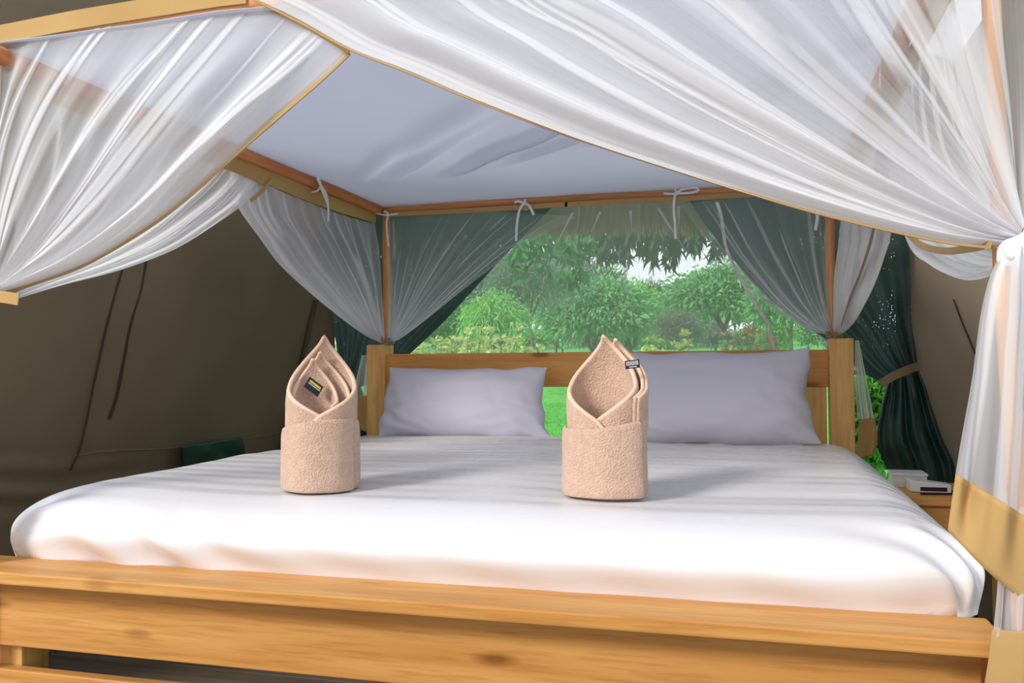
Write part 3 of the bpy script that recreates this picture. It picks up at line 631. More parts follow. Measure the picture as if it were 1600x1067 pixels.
eb = [at(1368, 345, X=XR-.03), at(1358, 385, X=XR-.03), at(1343, 430, X=XR-.03), at(1326, 472, X=XR-.035), at(1314, 510, X=XR-.035)]
sweep('edge_band', spline(eb, 40), rect(.030, .002), M_taupe, nRR, up=(-1, -.3, .2), scale=np.linspace(1, .5, 40))
H = [np.array([XR, -.02, 1.70]), np.array([XR, .3, 1.70]), np.array([XR, .65, 1.70]), np.array([XR, .98, 1.69])]
I = [np.array([XR, .98, 1.69]), np.array([XR+.01, .86, 1.56]), at(1425, 385, X=XR+.03), at(1462, 420, X=XR+.03), at(1505, 437, X=XR+.03), at(1550, 428, X=XR+.03), GR+np.array([.0, .03, -.02])]
O = [np.array([XR, -.02, 1.70]), np.array([XR+.03, -.02, 1.5]), GR+np.array([0, .02, .01])]
nRF, P = net_panel('white side net gathered to the front right bedpost, looping below the front net', H, I, O, (-1, 0, .1), seed=47, pleats=14, bulge=.03, fold=.014, inner=1.0)
sweep('hem_band', spline([np.array([XR-.010, -.03, 1.700]), np.array([XR-.010, .5, 1.697]), np.array([XR-.010, .98, 1.70])], 40), rect(.003, .06), M_tan, nRF)
eb = [at(1415, 362, X=XR+.0), at(1440, 383, X=XR+.0), at(1475, 392, X=XR), at(1510, 389, X=XR), at(1548, 382, X=XR+.01)]
sweep('edge_band', spline(eb, 40), rect(.013, .002), M_edge, nRF, up=(-1, -.2, .2))

# ---- what hangs below the tie-backs
def tail(parent, pts_l, pts_r, bow, nrm, mat, dens, name='hanging_tail', nu=120, nv=90, fold=.012, nf=5, seed=0, kind=None, thick=0):
    L_, R_ = spline(pts_l, nv), spline(pts_r, nv); u = np.linspace(0, 1, nu); v = np.linspace(0, 1, nv); U, Vv = np.meshgrid(u, v)
    P = L_[:, None]*(1-U[..., None])+R_[:, None]*U[..., None]; nrm = np.array(nrm, float)
    rng = np.random.default_rng(seed); f = np.zeros_like(U)
    for k in range(4): f += np.sin(2*np.pi*nf*rng.uniform(.4, 1.6)*(U+.04*np.sin(2.2*Vv+k))+rng.uniform(0, 6))*rng.uniform(.4, 1)/2
    P = P+nrm*(bow*np.sin(np.pi*U)+fold*f*(.4+.6*Vv))[..., None]
    o = grid_obj(name, P, mat, parent, thick)
    if dens:
        wdt = np.linalg.norm(R_-L_, axis=1)[:, None]; D = dens*wdt.max()/(wdt+.02)
        pl = np.zeros_like(U)
        for k in range(5):
            c, h = rng.uniform(.1, .95), rng.uniform(.02, .07); d = (U-c-.05*Vv*rng.uniform(-1, 1))/h; pl += np.clip((1-np.abs(d))*4, 0, 1)*rng.uniform(.6, 1.6)
        a_ = o.data.attributes.new('cloth_layers', 'FLOAT', 'POINT'); a_.data.foreach_set('value', np.broadcast_to(D*(1+pl), U.shape).reshape(-1).astype(np.float32))
    return P
YT = -.10
tl_l = [at(1572, 392, Y=YT), at(1548, 425, Y=YT), at(1530, 490, Y=YT), at(1516, 590, Y=YT), at(1500, 680, Y=YT), at(1490, 742, Y=YT)]
tl_r = [at(1606, 380, Y=YT), at(1640, 430, Y=YT), at(1660, 500, Y=YT), at(1660, 600, Y=YT), at(1665, 720, Y=YT), at(1665, 852, Y=YT)]
P = tail(nFR, tl_l, tl_r, .03, (0, -1, 0), M_net, 2.6, seed=3)
lo = P[-1].copy(); bot = spline([at(1480, 828, Y=YT-.005), at(1535, 885, Y=YT-.02), at(1590, 932, Y=YT-.02), at(1670, 990, Y=YT)], 120)
band = np.stack([lo*(1-q)+bot*q for q in np.linspace(-.04, 1, 12)])
band[..., 1] -= .004
grid_obj('hem_band', band, M_tan, nFR, .002)
tail(nRF, [at(1566, 640, Y=-.03), at(1560, 760, Y=-.03), at(1558, 900, Y=-.10), at(1551, 992, Y=-.122)], [at(1640, 640, Y=-.03), at(1660, 760, Y=-.03), at(1660, 900, Y=-.10), at(1660, 972, Y=-.122)], .02, (0, -1, 0), M_net, 2.8, seed=8)
tail(nRF, [at(1550, 984, Y=-.125), at(1545, 1030, Y=-.125), at(1536, 1090, Y=-.125), at(1525, 1200, Y=-.125)], [at(1665, 965, Y=-.125), at(1665, 1030, Y=-.125), at(1668, 1090, Y=-.125), at(1668, 1200, Y=-.125)], .03, (0, -1, 0), M_tan, 0, 'hem_band', seed=9, fold=.008, nf=3, thick=.002)
tail(nFL, [GL+np.array([-.05, -.03, -.02]), np.array([-1.10, -.07, 1.0]), np.array([-1.16, -.08, .75])], [GL+np.array([.0, -.03, -.03]), np.array([-.985, -.075, 1.0]), np.array([-1.0, -.08, .70])], .03, (0, -1, 0), M_net, 2.6, seed=13)
tail(nFL, [np.array([-1.16, -.083, .75]), np.array([-1.17, -.083, .60])], [np.array([-1.0, -.083, .70]), np.array([-1.01, -.083, .55])], .03, (0, -1, 0), M_tan, 0, 'hem_band', seed=13, thick=.002)
# cloth bunched in the tie, and the strap round it
def knot(parent, c, rx, rz, seed, mat):
    n = 26; a, b = np.meshgrid(np.linspace(0, 2*np.pi, n, endpoint=False), np.linspace(-1, 1, 18))
    r = np.sqrt(np.clip(1-b**4, .02, 1))*(1+.14*np.sin(a*5+b*2+seed)); P = np.stack([c[0]+rx*r*np.cos(a), c[1]+rx*.8*r*np.sin(a), c[2]+rz*b+.3*rx*np.cos(a)], -1)
    return grid_obj('tied_bunch', P, mat, parent, wrap=True)
knot(nFR, at(1598, 384, Y=YF-.055), .032, .022, 1, M_bunch)
knot(nFL, GL+np.array([-.01, -.03, -.01]), .028, .022, 2, M_bunch)
ang = np.linspace(0, 2*np.pi, 40, endpoint=False)
sweep('tie_strap', [(GL[0]-.008+.036*math.cos(a), GL[1]-.02+.034*math.sin(a), GL[2]-.012+.012*math.cos(a)) for a in ang], rect(.003, .022), M_tan, nFL, closed=True)
sweep('tie_strap', spline([at(-14, 462, Y=YF-.065), at(6, 464, Y=YF-.07), at(29, 468, Y=YF-.07)], 10), rect(.003, .024), M_tan, nFL)
for par, x, sg in ((nBR, .912, 1), (nBL, -.90, -1)):
    ang = np.linspace(0, 2*np.pi, 32, endpoint=False)
    sweep('tie_strap', [(x+.030*math.cos(a), 1.915+.034*math.sin(a), 1.166+.012*math.sin(a)) for a in ang], rect(.003, .016), M_taupe, par, closed=True)
    ribbon(par, [(x+.014*sg*-1, 1.88, 1.168), (x-.028*sg, 1.872, 1.178), (x-.010*sg, 1.868, 1.150), (x+.016*sg, 1.874, 1.19)], .010, 'tie_strap', M_taupe, n=16)
# tails of the rear nets behind the headboard posts
for par, pl, pr, hl, hr, Yq in ((nRR, [at(1336, 532, Y=2.0), at(1336, 600, Y=2.0), at(1340, 655, Y=2.0)], [at(1342, 532, Y=2.0), at(1354, 590, Y=2.0), at(1366, 652, Y=2.0)], [at(1343, 655, Y=1.995), at(1340, 690, Y=1.995), at(1338, 716, Y=1.995)], [at(1366, 652, Y=1.995), at(1371, 685, Y=1.995), at(1364, 712, Y=1.995)], 2.0),
                                (nLR, [at(565, 555, Y=2.02), at(557, 590, Y=2.02), at(551, 622, Y=2.02)], [at(590, 555, Y=2.02), at(590, 590, Y=2.02), at(592, 622, Y=2.02)], [at(551, 618, Y=2.015), at(547, 645, Y=2.015), at(556, 668, Y=2.015)], [at(592, 618, Y=2.015), at(592, 645, Y=2.015), at(592, 680, Y=2.015)], 2.0)):
    tail(par, pl, pr, .01, (0, -1, 0), M_net, 3.5, seed=5, nu=40, nv=30, nf=2)
    tail(par, hl, hr, .012, (0, -1, 0), M_tan, 0, 'hem_band', seed=6, nu=30, nv=20, nf=2, fold=.006, thick=.002)

# ---- white ribbons tied round the rails
def bow(parent, c, ax, loops, tails_, wdt=.008):
    """a wrap round the rail, loops and hanging ends; offsets in metres along the rail (a) and up (z)"""
    c = np.array(c); ax = np.array(ax, float); out = np.array([ax[1], -ax[0], 0]); out = out if out @ (CAM-c) > 0 else -out
    def pt(a, z, o): return c+ax*a+np.array([0, 0, z])+out*o
    wr = [pt(.003*math.cos(t*2), .024*math.sin(t), .026*math.cos(t)) for t in np.linspace(0, 2*np.pi, 24, endpoint=False)]
    sweep('tie_ribbon', wr, rect(.002, wdt), M_ribbon, parent, up=ax, closed=True)
    for pts in loops+tails_: ribbon(parent, [pt(*q) for q in pts], wdt, up=out+np.array([0, 0, .2]), n=24)
yb = YB
bow(nBL, (at(822, 322, Y=yb)[0], yb, HC-.008), (1, 0, 0), [[(0, 0, .03), (-.025, .008, .035), (-.04, .004, .034)]], [[(0, 0, .03), (.022, -.012, .042), (.035, -.035, .042), (.042, -.052, .038)], [(0, 0, .03), (-.018, -.03, .04), (-.03, -.09, .038), (-.034, -.155, .036)]], .010)
bow(nBR, (at(1056, 308, Y=yb)[0], yb, HC-.006), (1, 0, 0), [[(0, 0, .03), (.03, .014, .04), (.075, .018, .038), (.09, .008, .036), (.06, -.001, .04), (0, 0, .034)]], [[(0, 0, .03), (-.03, .001, .036), (-.044, .004, .034)], [(0, 0, .03), (-.006, -.05, .038), (-.002, -.12, .036), (-.001, -.178, .034)]], .009)
bow(nLR, (-.925, at(490, 288, X=-.925)[1], HC-.012), (0, 1, 0), [[(0, -.005, .03), (-.03, .012, .034), (-.02, .028, .03), (0, .0, .03)]], [[(0, 0, .03), (.03, -.03, .036), (.045, -.075, .036), (.05, -.125, .034)], [(0, -.01, .03), (.02, -.05, .04), (.04, -.08, .04)]], .012)
ribbon(nBR, [at(1276, 326, Y=YN-.02), at(1277, 340, Y=YN-.022), at(1274, 360, Y=YN-.02)], .012)
ribbon(nBL, [at(600, 330, Y=YN-.03), at(606, 334, Y=YN-.03), at(604, 352, Y=YN-.03), at(607, 385, Y=YN-.03)], .008)
ribbon(nBL, [at(575, 330, Y=YN-.05), at(590, 334, Y=YN-.05), at(604, 336, Y=YN-.05), at(622, 334, Y=YN-.04)], .006)
yr = at(1398, 58, X=.92)[1]
bow(nRF, (.925, yr, HC-.005), (0, 1, 0), [[(0, .01, .03), (.02, .03, .03), (.05, .02, .032), (.03, -.01, .03)]], [[(0, 0, .03), (-.03, .03, .032), (-.08, .02, .034)], [(.02, 0, .03), (.04, -.02, .03), (.05, -.06, .03)]], .009)
yr = at(1338, 196, X=.92)[1]
bow(nRR, (.925, yr-.01, HC-.005), (0, 1, 0), [[(0, .01, .03), (-.02, .03, .03), (-.05, .02, .032), (0, -.01, .03)]], [[(0, 0, .03), (.03, -.03, .032), (.03, -.09, .034)], [(.0, 0, .03), (-.06, -.02, .03), (-.12, -.05, .03)]], .010)
# long twisted white cord drawn across the right part of the view
cp = spline([at(1120, 316, Y=2.02), at(1127, 340, Y=2.02), at(1135, 388, Y=2.02), at(1152, 424, Y=2.02), at(1166, 452, Y=2.02), at(1182, 478, Y=2.02), at(1197, 500, Y=2.02), at(1203, 508, Y=2.02), at(1204, 528, Y=2.02), at(1210, 546, Y=2.02), at(1212, 575, Y=2.02)], 120)
tw_up = np.stack([np.cos(np.linspace(0, 16, 120)), -np.sin(np.linspace(0, 16, 120))-1.2, np.zeros(120)], 1)
cord = sweep('twisted_cord', cp, rect(.013, .004), M_ribbon_grey, up=tw_up)
tag(cord, 'long twisted white tape hanging slantwise across the open back, by the right net', 'cord')

# ================================================================== DARK SHADE CURTAINS
def shade_curtain(label, H, I, O, nrm, seed, low=None, strap=None, loc=None):
    root = empty('shade_curtain', loc, label, 'curtain', 'dark green shade curtains at the back opening')
    rng = np.random.default_rng(seed); nu, nv = 130, 110
    H, I, O = spline(H, nu), spline(I, nv), spline(O, nv); u = np.linspace(0, 1, nu); v = np.linspace(0, 1, nv); U, Vv = np.meshgrid(u, v)
    P = O[:, None]*(1-U[..., None])+I[:, None]*U[..., None]; base = O[0]*(1-u[:, None])+I[0]*u[:, None]
    P = P+(H-base)[None]*((1-Vv)**2)[..., None]
    f = sum(np.sin(2*np.pi*rng.uniform(3, 9)*(U+.03*np.sin(2*Vv+k))+rng.uniform(0, 6))*.4 for k in range(3))
    P = P+np.array(nrm)*(.016*f*np.clip(Vv*1.6, .15, 1)+.006*vnoise(U*9, Vv*7, seed))[..., None]
    grid_obj('curtain_cloth', P, M_shade1, root)
    if low is not None:
        l0, r0 = spline(low[0], 70), spline(low[1], 70); u2 = np.linspace(0, 1, 80); U, Vv = np.meshgrid(u2, np.linspace(0, 1, 70))
        P = l0[:, None]*(1-U[..., None])+r0[:, None]*U[..., None]
        f = np.sin(2*np.pi*3.2*(U+.05*np.sin(3*Vv)))*.7+np.sin(2*np.pi*5.3*U+1+Vv*2)*.4
        P = P+np.array(nrm)*(.022*f*(1-.65*Vv)+.04*np.sin(np.pi*U)+.008*vnoise(U*8, Vv*9, seed+3))[..., None]
        grid_obj('curtain_tail', P, M_shade, root, .002)
    if strap is not None: sweep('tie_strap', spline(strap, 24), rect(.003, .034), M_taupe, root)
    return root
Yc = 2.36
shade_curtain('dark green shade curtain drawn right and strapped, against the tan canvas', [at(1420, 300, Y=Yc), at(1340, 294, Y=Yc), at(1220, 290, Y=Yc), at(1062, 288, Y=Yc)],
    [at(1062, 288, Y=Yc), at(1098, 345, Y=Yc), at(1145, 405, Y=Yc), at(1190, 455, Y=Yc), at(1240, 497, Y=Yc), at(1290, 530, Y=Yc), at(1345, 580, Y=Yc), at(1382, 598, Y=Yc)],
    [at(1398, 300, Y=Yc), at(1408, 372, Y=Yc), at(1418, 440, Y=Yc), at(1422, 500, Y=Yc), at(1430, 545, Y=Yc), at(1434, 575, Y=Yc)], (0, -1, 0), 3,
    low=([at(1386, 596, Y=Yc), at(1376, 640, Y=Yc), at(1370, 690, Y=Yc), at(1390, 750, Y=Yc), at(1392, 830, Y=Yc)], [at(1434, 578, Y=Yc), at(1450, 620, Y=Yc), at(1470, 680, Y=Yc), at(1492, 735, Y=Yc), at(1500, 830, Y=Yc)]),
    strap=[at(1376, 600, Y=Yc-.05), at(1395, 588, Y=Yc-.075), at(1415, 579, Y=Yc-.07), at(1434, 572, Y=Yc-.03)], loc=(1.2, Yc, 1.0))
shade_curtain('dark green shade curtain drawn left behind the left headboard post', [at(492, 322, Y=Yc), at(620, 318, Y=Yc), at(740, 312, Y=Yc), at(880, 306, Y=Yc)],
    [at(880, 306, Y=Yc), at(815, 372, Y=Yc), at(765, 424, Y=Yc), at(700, 494, Y=Yc), at(640, 552, Y=Yc), at(596, 590, Y=Yc), at(560, 606, Y=Yc)],
    [at(492, 322, Y=Yc), at(508, 420, Y=Yc), at(520, 500, Y=Yc), at(530, 560, Y=Yc), at(528, 596, Y=Yc)], (0, -1, 0), 5,
    low=([at(528, 596, Y=Yc), at(520, 640, Y=Yc), at(512, 700, Y=Yc), at(505, 790, Y=Yc)], [at(566, 606, Y=Yc), at(580, 650, Y=Yc), at(588, 700, Y=Yc), at(592, 790, Y=Yc)]), loc=(-1.2, Yc, 1.0))

# ================================================================== BEDSIDE TABLE
tb = empty('bedside_table', (1.33, 2.02, 0), 'low pine bedside table behind the mattress corner, by the dark curtain', 'table')
box('table_top', (1.10, 1.80, .555), (1.56, 2.24, .585), M_headX, tb, .004)
box('apron', (1.13, 1.82, .47), (1.53, 1.845, .556), M_headX, tb, .003)
for x in (1.13, 1.50):
    for y in (1.82, 2.18): box('leg', (x, y, 0), (x+.04, y+.04, .556), M_pineZ, tb, .003)
q = at(1413, 752, Y=2.02)
bx = empty('white_box', (1.175, 2.08, .585), 'flat white carton lying on the bedside table, behind the plastic charger', 'box')
box('carton', (1.125, 2.04, .585), (1.245, 2.16, .632), M_plastic, bx, .003)
box('lid', (1.122, 2.037, .630), (1.248, 2.163, .640), M_plastic, bx, .002)
ch = empty('charger', (1.24, 1.96, .585), 'white plastic charger with a black cable on the bedside table', 'charger')
def wedge(name, a, b, cut, mat, par):
    o = box(name, a, b, mat, par, .006, 3)
    for v in o.data.vertices:
        f = (v.co.x-a[0])/(b[0]-a[0]); v.co.z = a[2]+(v.co.z-a[2])*(1-cut*f**2)
    return o
wedge('body', (1.165, 1.92, .586), (1.305, 2.0, .630), .35, M_plastic, ch)
box('dark_face', (1.2, 1.917, .592), (1.29, 1.921, .606), M_cable, ch, .001)
sweep('cable', spline([(1.30, 1.95, .592), (1.33, 1.93, .589), (1.31, 1.89, .589), (1.25, 1.87, .589), (1.19, 1.86, .589)], 40), circ(.0035, 8), M_cable, ch)
# ================================================================== THE GARDEN
NTH = 'first second third fourth fifth sixth seventh eighth ninth tenth eleventh twelfth thirteenth fourteenth fifteenth sixteenth seventeenth'.split()
L_mid = leafmat('leaf_mid', (.08, .35, .12), (.36, .70, .26)); L_bright = leafmat('leaf_bright', (.15, .55, .10), (.46, .80, .24))
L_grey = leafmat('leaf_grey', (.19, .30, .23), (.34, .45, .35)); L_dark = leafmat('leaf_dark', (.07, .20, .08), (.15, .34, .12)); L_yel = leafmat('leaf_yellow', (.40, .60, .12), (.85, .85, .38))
L_red = leafmat('petal_red', (.62, .12, .06), (.75, .25, .10)); L_purple = leafmat('leaf_purple', (.16, .20, .13), (.28, .30, .22))
def leaves(pos, axis, ln, wd_, rng, droop=.25, fold=.25):
    """four-triangle leaves with a folded midrib"""
    n = len(pos); a = axis/np.linalg.norm(axis, axis=1, keepdims=True); r = rng.normal(size=(n, 3)); s = np.cross(a, r); s /= np.linalg.norm(s, axis=1, keepdims=True); nn = np.cross(s, a)
    l = (ln*rng.uniform(.7, 1.25, n))[:, None]; w_ = (wd_*rng.uniform(.75, 1.2, n))[:, None]
    tip = pos+a*l+np.array([0, 0, -1])*l*droop; mid = pos+a*l*.45
    V = np.stack([pos, mid+s*w_/2+nn*w_*fold, tip, mid-s*w_/2+nn*w_*fold, mid], 1).reshape(-1, 3)
    b = np.arange(n)[:, None]*5
    F = np.concatenate([b+np.array([[0, 1, 4]]), b+np.array([[1, 2, 4]]), b+np.array([[2, 3, 4]]), b+np.array([[3, 0, 4]])])
    return V, F
def crown_points(rng, n, c, rad, clumps, spread=.38):
    d = rng.normal(size=(clumps, 3)); d /= np.linalg.norm(d, axis=1, keepdims=True); d[:, 2] = np.abs(d[:, 2])*1.0-.35*rng.random(clumps)
    cc = d*rng.uniform(.55, .95, (clumps, 1)); k = rng.integers(0, clumps, n)
    p = cc[k]+rng.normal(size=(n, 3))*spread*.5; q = rng.normal(size=(n, 3))*.2+p
    return np.array(c)+p*np.array(rad), q
def tree(name, label, px, ptop, pside, Y, mat, cat='tree', nleaf=5000, ln=.13, wd_=.05, bot=None, trunk=True, clumps=26, seed=0, forks=3, group=None, droop=.25, base=None, lean=0, tz=None, spread=.38):
    rng = np.random.default_rng(seed); c = at(px, 500, Y=Y); top = at(px, ptop, Y=Y)[2]; x = c[0]; rx = abs(at(px+pside, 500, Y=Y)[0]-x)
    g = float(terrain(np.array(x), np.array(float(Y)))) if base is None else base
    lowz = at(px, bot, Y=Y)[2] if bot else g+.15*(top-g)
    lowz = max(lowz, g+.02); rz = (top-lowz)/2; cz = (top+lowz)/2
    root = empty(name, (x, Y, g), label, cat, group)
    P, q = crown_points(rng, int(nleaf*1.9), (x, Y, cz), (rx, rx*.8, rz), clumps, spread)
    ok = P[:, 2] > g+.02; P, q = P[ok], q[ok]
    ax = q*.8+rng.normal(size=q.shape)*.5; V, F = leaves(P, ax, ln*.68, wd_*.66, rng, droop); mesh_obj('foliage', V, F, mat, root, kind='stuff', smooth=False)
    r0 = max(.012, rx*.055)
    if trunk:
        zt = cz; V = []
        main = spline([(x+lean*rx, Y, g-.1), (x+lean*rx*.8+.02*rx, Y, g+(lowz-g)*.6+.02), (x, Y, max(lowz, g+.1)+.1*rz)], 16)
        tk = sweep('trunk', main, circ(r0, 9), M_bark, root, up=(0, 1, 0), scale=np.linspace(1.3, .75, 16))
        for k in range(forks):
            a = 2*np.pi*(k+rng.random()*.5)/forks+.3; e = np.array([x+rx*.6*math.cos(a), Y+rx*.4*math.sin(a), cz+rz*rng.uniform(.1, .5)]); b = main[-2]
            sweep('branch', spline([b, b*.55+e*.45+np.array([0, 0, .12*rz]), e], 10), circ(r0*.6, 7), M_bark, tk, up=(.3, 1, 0), scale=np.linspace(1, .35, 10))
    return root
T = [  # px, top, half width, Y, material, label, leaves ...
 dict(px=770, ptop=458, pside=46, Y=9.5, mat=L_bright, label='round bright green long-leaved shrub left of the grey feathery tree', name='leafy_shrub', cat='shrub', nleaf=2600, ln=.15, wd_=.035, bot=548, clumps=30, droop=.6, seed=1),
 dict(px=826, ptop=398, pside=62, Y=11.6, mat=L_grey, label='feathery grey-green tree with a slanting dark trunk, above the rail', name='feathery_tree', nleaf=9000, ln=.13, wd_=.018, bot=500, clumps=50, lean=.12, seed=2, spread=.5),
 dict(px=925, ptop=440, pside=78, Y=14.6, mat=L_mid, label='broad leafy green tree behind the right folded towel', name='broad_tree', nleaf=8000, ln=.20, wd_=.08, bot=552, clumps=60, seed=3),
 dict(px=868, ptop=425, pside=34, Y=15.5, mat=L_bright, label='pale yellow-green tree between the feathery and the broad tree', name='pale_tree', nleaf=2500, ln=.18, wd_=.07, bot=530, clumps=22, seed=4),
 dict(px=985, ptop=452, pside=48, Y=17, mat=L_bright, label='light green tree right of the broad tree', name='light_tree', nleaf=3500, ln=.20, wd_=.08, bot=545, clumps=30, seed=5),
 dict(px=1130, ptop=418, pside=82, Y=15, mat=L_mid, label='spreading green tree on a forked dark trunk', name='forked_tree', nleaf=9000, ln=.19, wd_=.075, bot=515, clumps=60, seed=6, forks=5),
 dict(px=1235, ptop=440, pside=60, Y=13, mat=L_mid, label='green tree seen beside the swept edge of the right shade curtain', name='garden_tree', nleaf=5000, ln=.17, wd_=.06, bot=520, clumps=40, seed=7),
 dict(px=1062, ptop=487, pside=36, Y=13, mat=L_purple, label='small greyish open bush on the lawn before the forked tree', name='grey_bush', cat='shrub', nleaf=2200, ln=.10, wd_=.025, bot=545, clumps=25, seed=8, spread=.55),
 dict(px=690, ptop=470, pside=52, Y=15, mat=L_mid, label='dark leafy tree at the left edge of the open view', name='dark_tree', nleaf=4500, ln=.18, wd_=.06, bot=552, clumps=40, seed=9),
 dict(px=925, ptop=420, pside=52, Y=30, mat=L_dark, label='tall dark pine far behind the broad tree', name='distant_pine', nleaf=4500, ln=.40, wd_=.06, bot=520, clumps=26, seed=10, droop=-.1),
 dict(px=1000, ptop=440, pside=40, Y=30, mat=L_dark, label='dark pine far off below the bright gap of sky', name='distant_pine', nleaf=4000, ln=.40, wd_=.06, bot=520, clumps=18, seed=11, droop=-.1),
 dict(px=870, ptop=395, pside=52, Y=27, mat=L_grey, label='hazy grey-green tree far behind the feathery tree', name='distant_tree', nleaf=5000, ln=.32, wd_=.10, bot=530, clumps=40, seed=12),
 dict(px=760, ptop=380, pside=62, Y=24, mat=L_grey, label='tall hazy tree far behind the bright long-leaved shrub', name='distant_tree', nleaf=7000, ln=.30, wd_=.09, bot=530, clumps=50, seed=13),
 dict(px=1085, ptop=452, pside=60, Y=27, mat=L_mid, label='distant green tree behind the forked tree, left of the cord', name='distant_tree', nleaf=4500, ln=.30, wd_=.11, bot=530, clumps=40, seed=14),
 dict(px=1200, ptop=405, pside=80, Y=26, mat=L_mid, label='tall distant tree behind the twisted cord', name='distant_tree', nleaf=6000, ln=.30, wd_=.11, bot=530, clumps=50, seed=15),
 dict(px=1020, ptop=478, pside=60, Y=24, mat=L_mid, label='low green tree under the bright gap of sky', name='distant_tree', nleaf=4000, ln=.26, wd_=.1, bot=545, clumps=40, seed=18),
 dict(px=1366, ptop=575, pside=45, Y=4.2, mat=L_bright, label='bright green bush just outside, beside the strapped right curtain', name='leafy_bush', cat='shrub', nleaf=1800, ln=.13, wd_=.05, clumps=40, seed=19, forks=4),
]
for d in T:
    d = dict(d); tree(d.pop('name'), d.pop('label'), d.pop('px'), d.pop('ptop'), d.pop('pside'), d.pop('Y'), d.pop('mat'), **d)
for i, px in enumerate(range(590, 1360, 48)):
    tree('low_bush', NTH[i]+' low bush from the left in the row along the far lawn edge', px, 508+10*math.sin(i*1.7), 25, 18.5+1.2*math.sin(i*2.3), (L_mid, L_bright, L_mid, L_grey)[i % 4], 'shrub', nleaf=1500, ln=.17, wd_=.07, bot=552, clumps=24, seed=200+i, group='low bushes along the lawn edge', forks=2)
# belt of trees closing the view
for i, px in enumerate(range(630, 1300, 74)):
    tree('belt_tree', NTH[i]+' tree from the left in the far belt of woodland closing the garden', px, 474-10*math.sin(i*2.1)-(40 if px < 880 or px > 1100 else 0), 40, 40+3*math.sin(i), (L_dark, L_mid)[i % 2], nleaf=2600, ln=.5, wd_=.2, clumps=24, seed=60+i, group='far belt of trees')
# young plants in front of the lawn
def plant(px, ptop, Y, seed, mat, label, group, flower=False):
    rng = np.random.default_rng(seed); x = at(px, 540, Y=Y)[0]; g = float(terrain(np.array(x), np.array(Y))); top = at(px, ptop, Y=Y)[2]; h = top-g
    root = empty('young_plant', (x, Y, g), label, 'plant', group); V = []; F = []; nb = 0
    for k in range(7):
        a = rng.uniform(0, 6.3); tip = np.array([x+.13*h*math.cos(a), Y+.12*h*math.sin(a), g+h*rng.uniform(.86, 1.0)])
        st = spline([(x, Y, g), (x+.05*h*math.cos(a), Y, g+.5*h), tip], 14); sweep('stem', st, circ(.006, 6), M_bark, root, up=(0, 1, 0), scale=np.linspace(1, .4, 14))
        n = 46; i = rng.integers(7, 14, n); P = st[i]; ax = np.stack([np.cos(rng.uniform(0, 6.3, n)), np.sin(rng.uniform(0, 6.3, n)), rng.uniform(.1, .8, n)], 1)
        v_, f_ = leaves(P, ax, .085, .034, rng, .15); V.append(v_); F.append(f_+nb); nb += len(v_)
        if flower:
            n = 10; P = np.repeat(tip[None], n, 0)+rng.normal(size=(n, 3))*.015; v_, f_ = leaves(P, rng.normal(size=(n, 3))+[0, 0, .5], .05, .035, rng, 0)
            mesh_obj('flower', v_, f_, L_red, root, smooth=False)
    mesh_obj('foliage', np.concatenate(V), np.concatenate(F), mat, root, smooth=False, kind='stuff')
for i, (px, pt_, Y) in enumerate([(655, 528, 6.0), (668, 520, 6.6), (684, 532, 5.8), (700, 530, 6.5), (722, 512, 6.1), (735, 530, 5.8), (752, 536, 6.3), (782, 512, 6.8), (790, 528, 6.0), (815, 528, 6.5), (990, 530, 6.6), (1005, 536, 6.2), (1045, 520, 6.4)]):
    plant(px, pt_, Y, 100+i, L_yel, 'yellow-green young plant, '+NTH[i]+' from the left in the row behind the headboard', 'row of young plants')
for i, (px, pt_, Y) in enumerate([(1150, 512, 8.4), (1160, 530, 7.6), (1172, 520, 8.0), (1190, 526, 8.2)]):
    plant(px, pt_, Y, 140+i, L_mid, 'plant with small orange-red flowers before the forked tree, '+NTH[i]+' of four from the left', 'red-flowered plants', True)
# grass blades on the near lawn
rng = np.random.default_rng(5); n = 60000; gy_ = 2.7+11*rng.random(n)**1.6; gx_ = rng.uniform(-2.4, 2.2, n)+(-.12*(gy_-2))
gz = terrain(gx_, gy_)-.02; P = np.stack([gx_, gy_, gz], 1); a = rng.normal(size=(n, 3))*.35+[0, 0, 1]; s = np.cross(a, rng.normal(size=(n, 3))); s /= np.linalg.norm(s, axis=1, keepdims=True)
hgt = rng.uniform(.03, .075, n)[:, None]; V = np.stack([P-s*.004, P+s*.004, P+a*hgt], 1).reshape(-1, 3)
g_ = mesh_obj('lawn_grass', V, np.arange(n*3).reshape(-1, 3), M_grass, smooth=False); tag(g_, 'short bright green grass growing over the lawn behind the tent', 'grass', kind='stuff')
# thatched eave above the opening, straw ends ragged
te = empty('thatched_eave', (0, 3.0, 1.9), 'ragged brown thatch eave hanging outside above the open back of the tent', 'roof')
S, Tt = np.meshgrid(np.linspace(-2.8, 2.8, 80), np.linspace(0, 1, 20))
grid_obj('thatch_mat', np.stack([S, 2.66+.62*Tt, 2.36-.30*Tt+.03*vnoise(S*6, Tt*5, 2)], -1), M_straw, te, .09)
rng = np.random.default_rng(12); n = 15000; x = rng.uniform(-2.7, 2.7, n); rag = .5+.5*vnoise(x*3.2, x*0+1, 4)
y0 = rng.uniform(3.05, 3.32, n); z0 = at(950, 318, Y=3.2)[2]+rng.uniform(-.01, .06, n); ln_ = (at(950, 318, Y=3.2)[2]-at(950, 366, Y=3.2)[2])*(rng.uniform(.35, 1.0, n)+.35*rag)
A = np.stack([x, y0, z0], 1); B = A+np.stack([rng.normal(size=n)*.02, rng.normal(size=n)*.02+.02, -ln_], 1); wv = np.stack([np.cos(rng.uniform(0, 3.1, n)), np.sin(rng.uniform(0, 3.1, n)), np.zeros(n)], 1)*.007
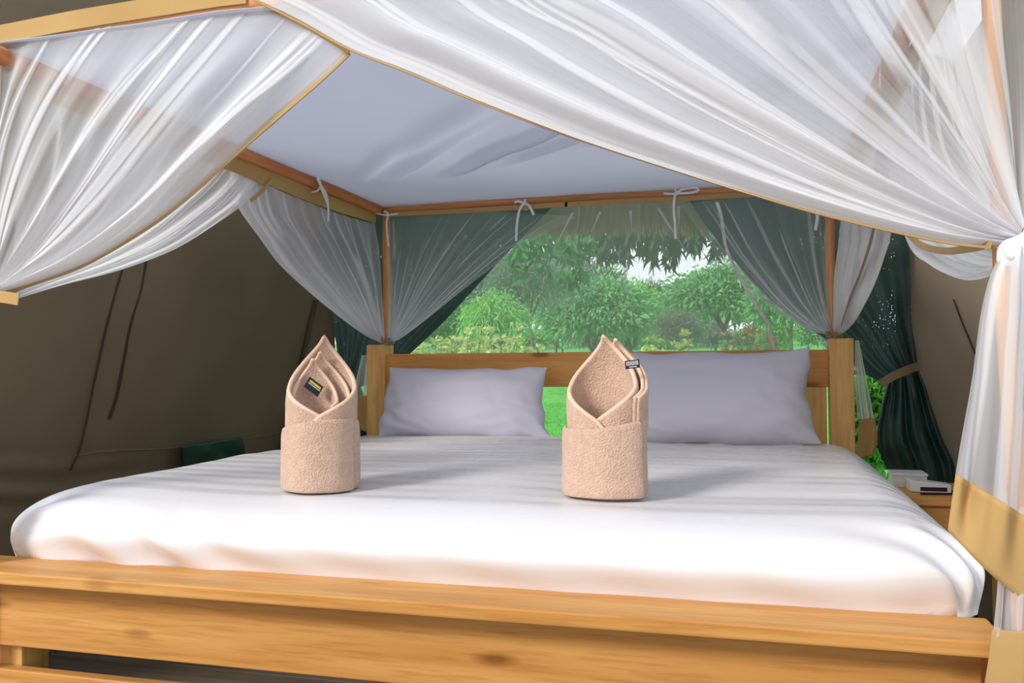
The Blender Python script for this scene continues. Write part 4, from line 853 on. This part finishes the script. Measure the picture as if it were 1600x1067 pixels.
V = np.stack([A-wv, A+wv, B+wv*.3, B-wv*.3], 1).reshape(-1, 3)
mesh_obj('straw_fringe', V, np.arange(n*4).reshape(-1, 4), M_straw, te, smooth=False, kind='stuff')
# boughs of a big-leaved tree hanging into the top of the view
L_over = leafmat('leaf_overhead', (.03, .085, .05), (.06, .15, .08), .25); L_over2 = leafmat('leaf_overhead_light', (.05, .30, .08), (.10, .42, .12), .4)
ob = empty('overhanging_tree', at(1000, 300, Y=6.2), 'dark big-leaved tree whose hanging boughs fringe the top of the view under the thatch', 'tree')
rng = np.random.default_rng(31); cnt = 0; PV = []; PF = []; nb = 0
def outline(px): return np.interp(px, [780, 830, 880, 920, 960, 1000, 1040, 1080, 1120, 1180, 1260], [395, 388, 380, 400, 392, 395, 408, 405, 388, 370, 360])
lm = []
for k in range(3):
    v_, f_ = leaves(np.zeros((1, 3)), np.array([[0, 0, -1.0]]), .115, .034, np.random.default_rng(k+3), .1); me = bpy.data.meshes.new('leaf'); me.from_pydata(v_.tolist(), [], f_.tolist()); me.materials.append(L_over); lm.append(me)
for b in range(150):
    px = rng.uniform(800, 1240); Yb = rng.uniform(5.4, 7.0); p0 = at(px, 300, Y=Yb); p1 = at(px+rng.normal()*14, outline(px)-rng.uniform(0, 60)**1.0+8, Y=Yb)
    tw_ = spline([p0+np.array([rng.normal()*.1, 0, .1]), (p0+p1)/2+rng.normal(size=3)*.04, p1], 14)
    sweep('twig', tw_, circ(.006, 6), M_bark, ob, up=(0, 1, 0), scale=np.linspace(1.2, .4, 14))
    n = 60; i = rng.integers(1, 14, n); P = tw_[i]+rng.normal(size=(n, 3))*.015; a = np.stack([rng.normal(size=n)*.6, rng.normal(size=n)*.5, -np.abs(rng.normal(size=n))*.9-.2], 1)
    for q in range(2):
        o = bpy.data.objects.new('leaf', lm[q % 3]); COL.objects.link(o); o.rotation_euler = Vector(a[q]).to_track_quat('-Z', 'Y').to_euler(); o.location = Vector(P[q]); adopt(o, ob)
    v_, f_ = leaves(P[2:], a[2:], .115, .034, rng, .15); PV.append(v_); PF.append(f_+nb); nb += len(v_)
mesh_obj('foliage', np.concatenate(PV), np.concatenate(PF), L_over, ob, smooth=False, kind='stuff')
nb_ = empty('near_bough', at(840, 400, Y=4.2), 'lighter green leafy bough hanging close outside, at the left of the view', 'branch'); PV = []; PF = []; k0 = 0
for b, (px, py) in enumerate(((800, 418), (820, 430), (850, 425), (872, 448), (895, 440), (835, 400), (880, 420), (905, 425))):
    Yb = 4.2+.1*(b % 3); p1 = at(px, py, Y=Yb); p0 = at(px+20, 300, Y=Yb); tw_ = spline([p0, (p0*.4+p1*.6)+np.array([.02, 0, .01]), p1], 14); sweep('twig', tw_, circ(.005, 6), M_bark, nb_, up=(0, 1, 0))
    n = 22; i = rng.integers(7, 14, n); P = tw_[i]+rng.normal(size=(n, 3))*.02; a = np.stack([rng.normal(size=n)*.8, rng.normal(size=n)*.5, -np.abs(rng.normal(size=n))*.6], 1)
    v_, f_ = leaves(P, a, .10, .05, rng, .25); PV.append(v_); PF.append(f_+k0); k0 += len(v_)
mesh_obj('foliage', np.concatenate(PV), np.concatenate(PF), L_over2, nb_, smooth=False, kind='stuff')
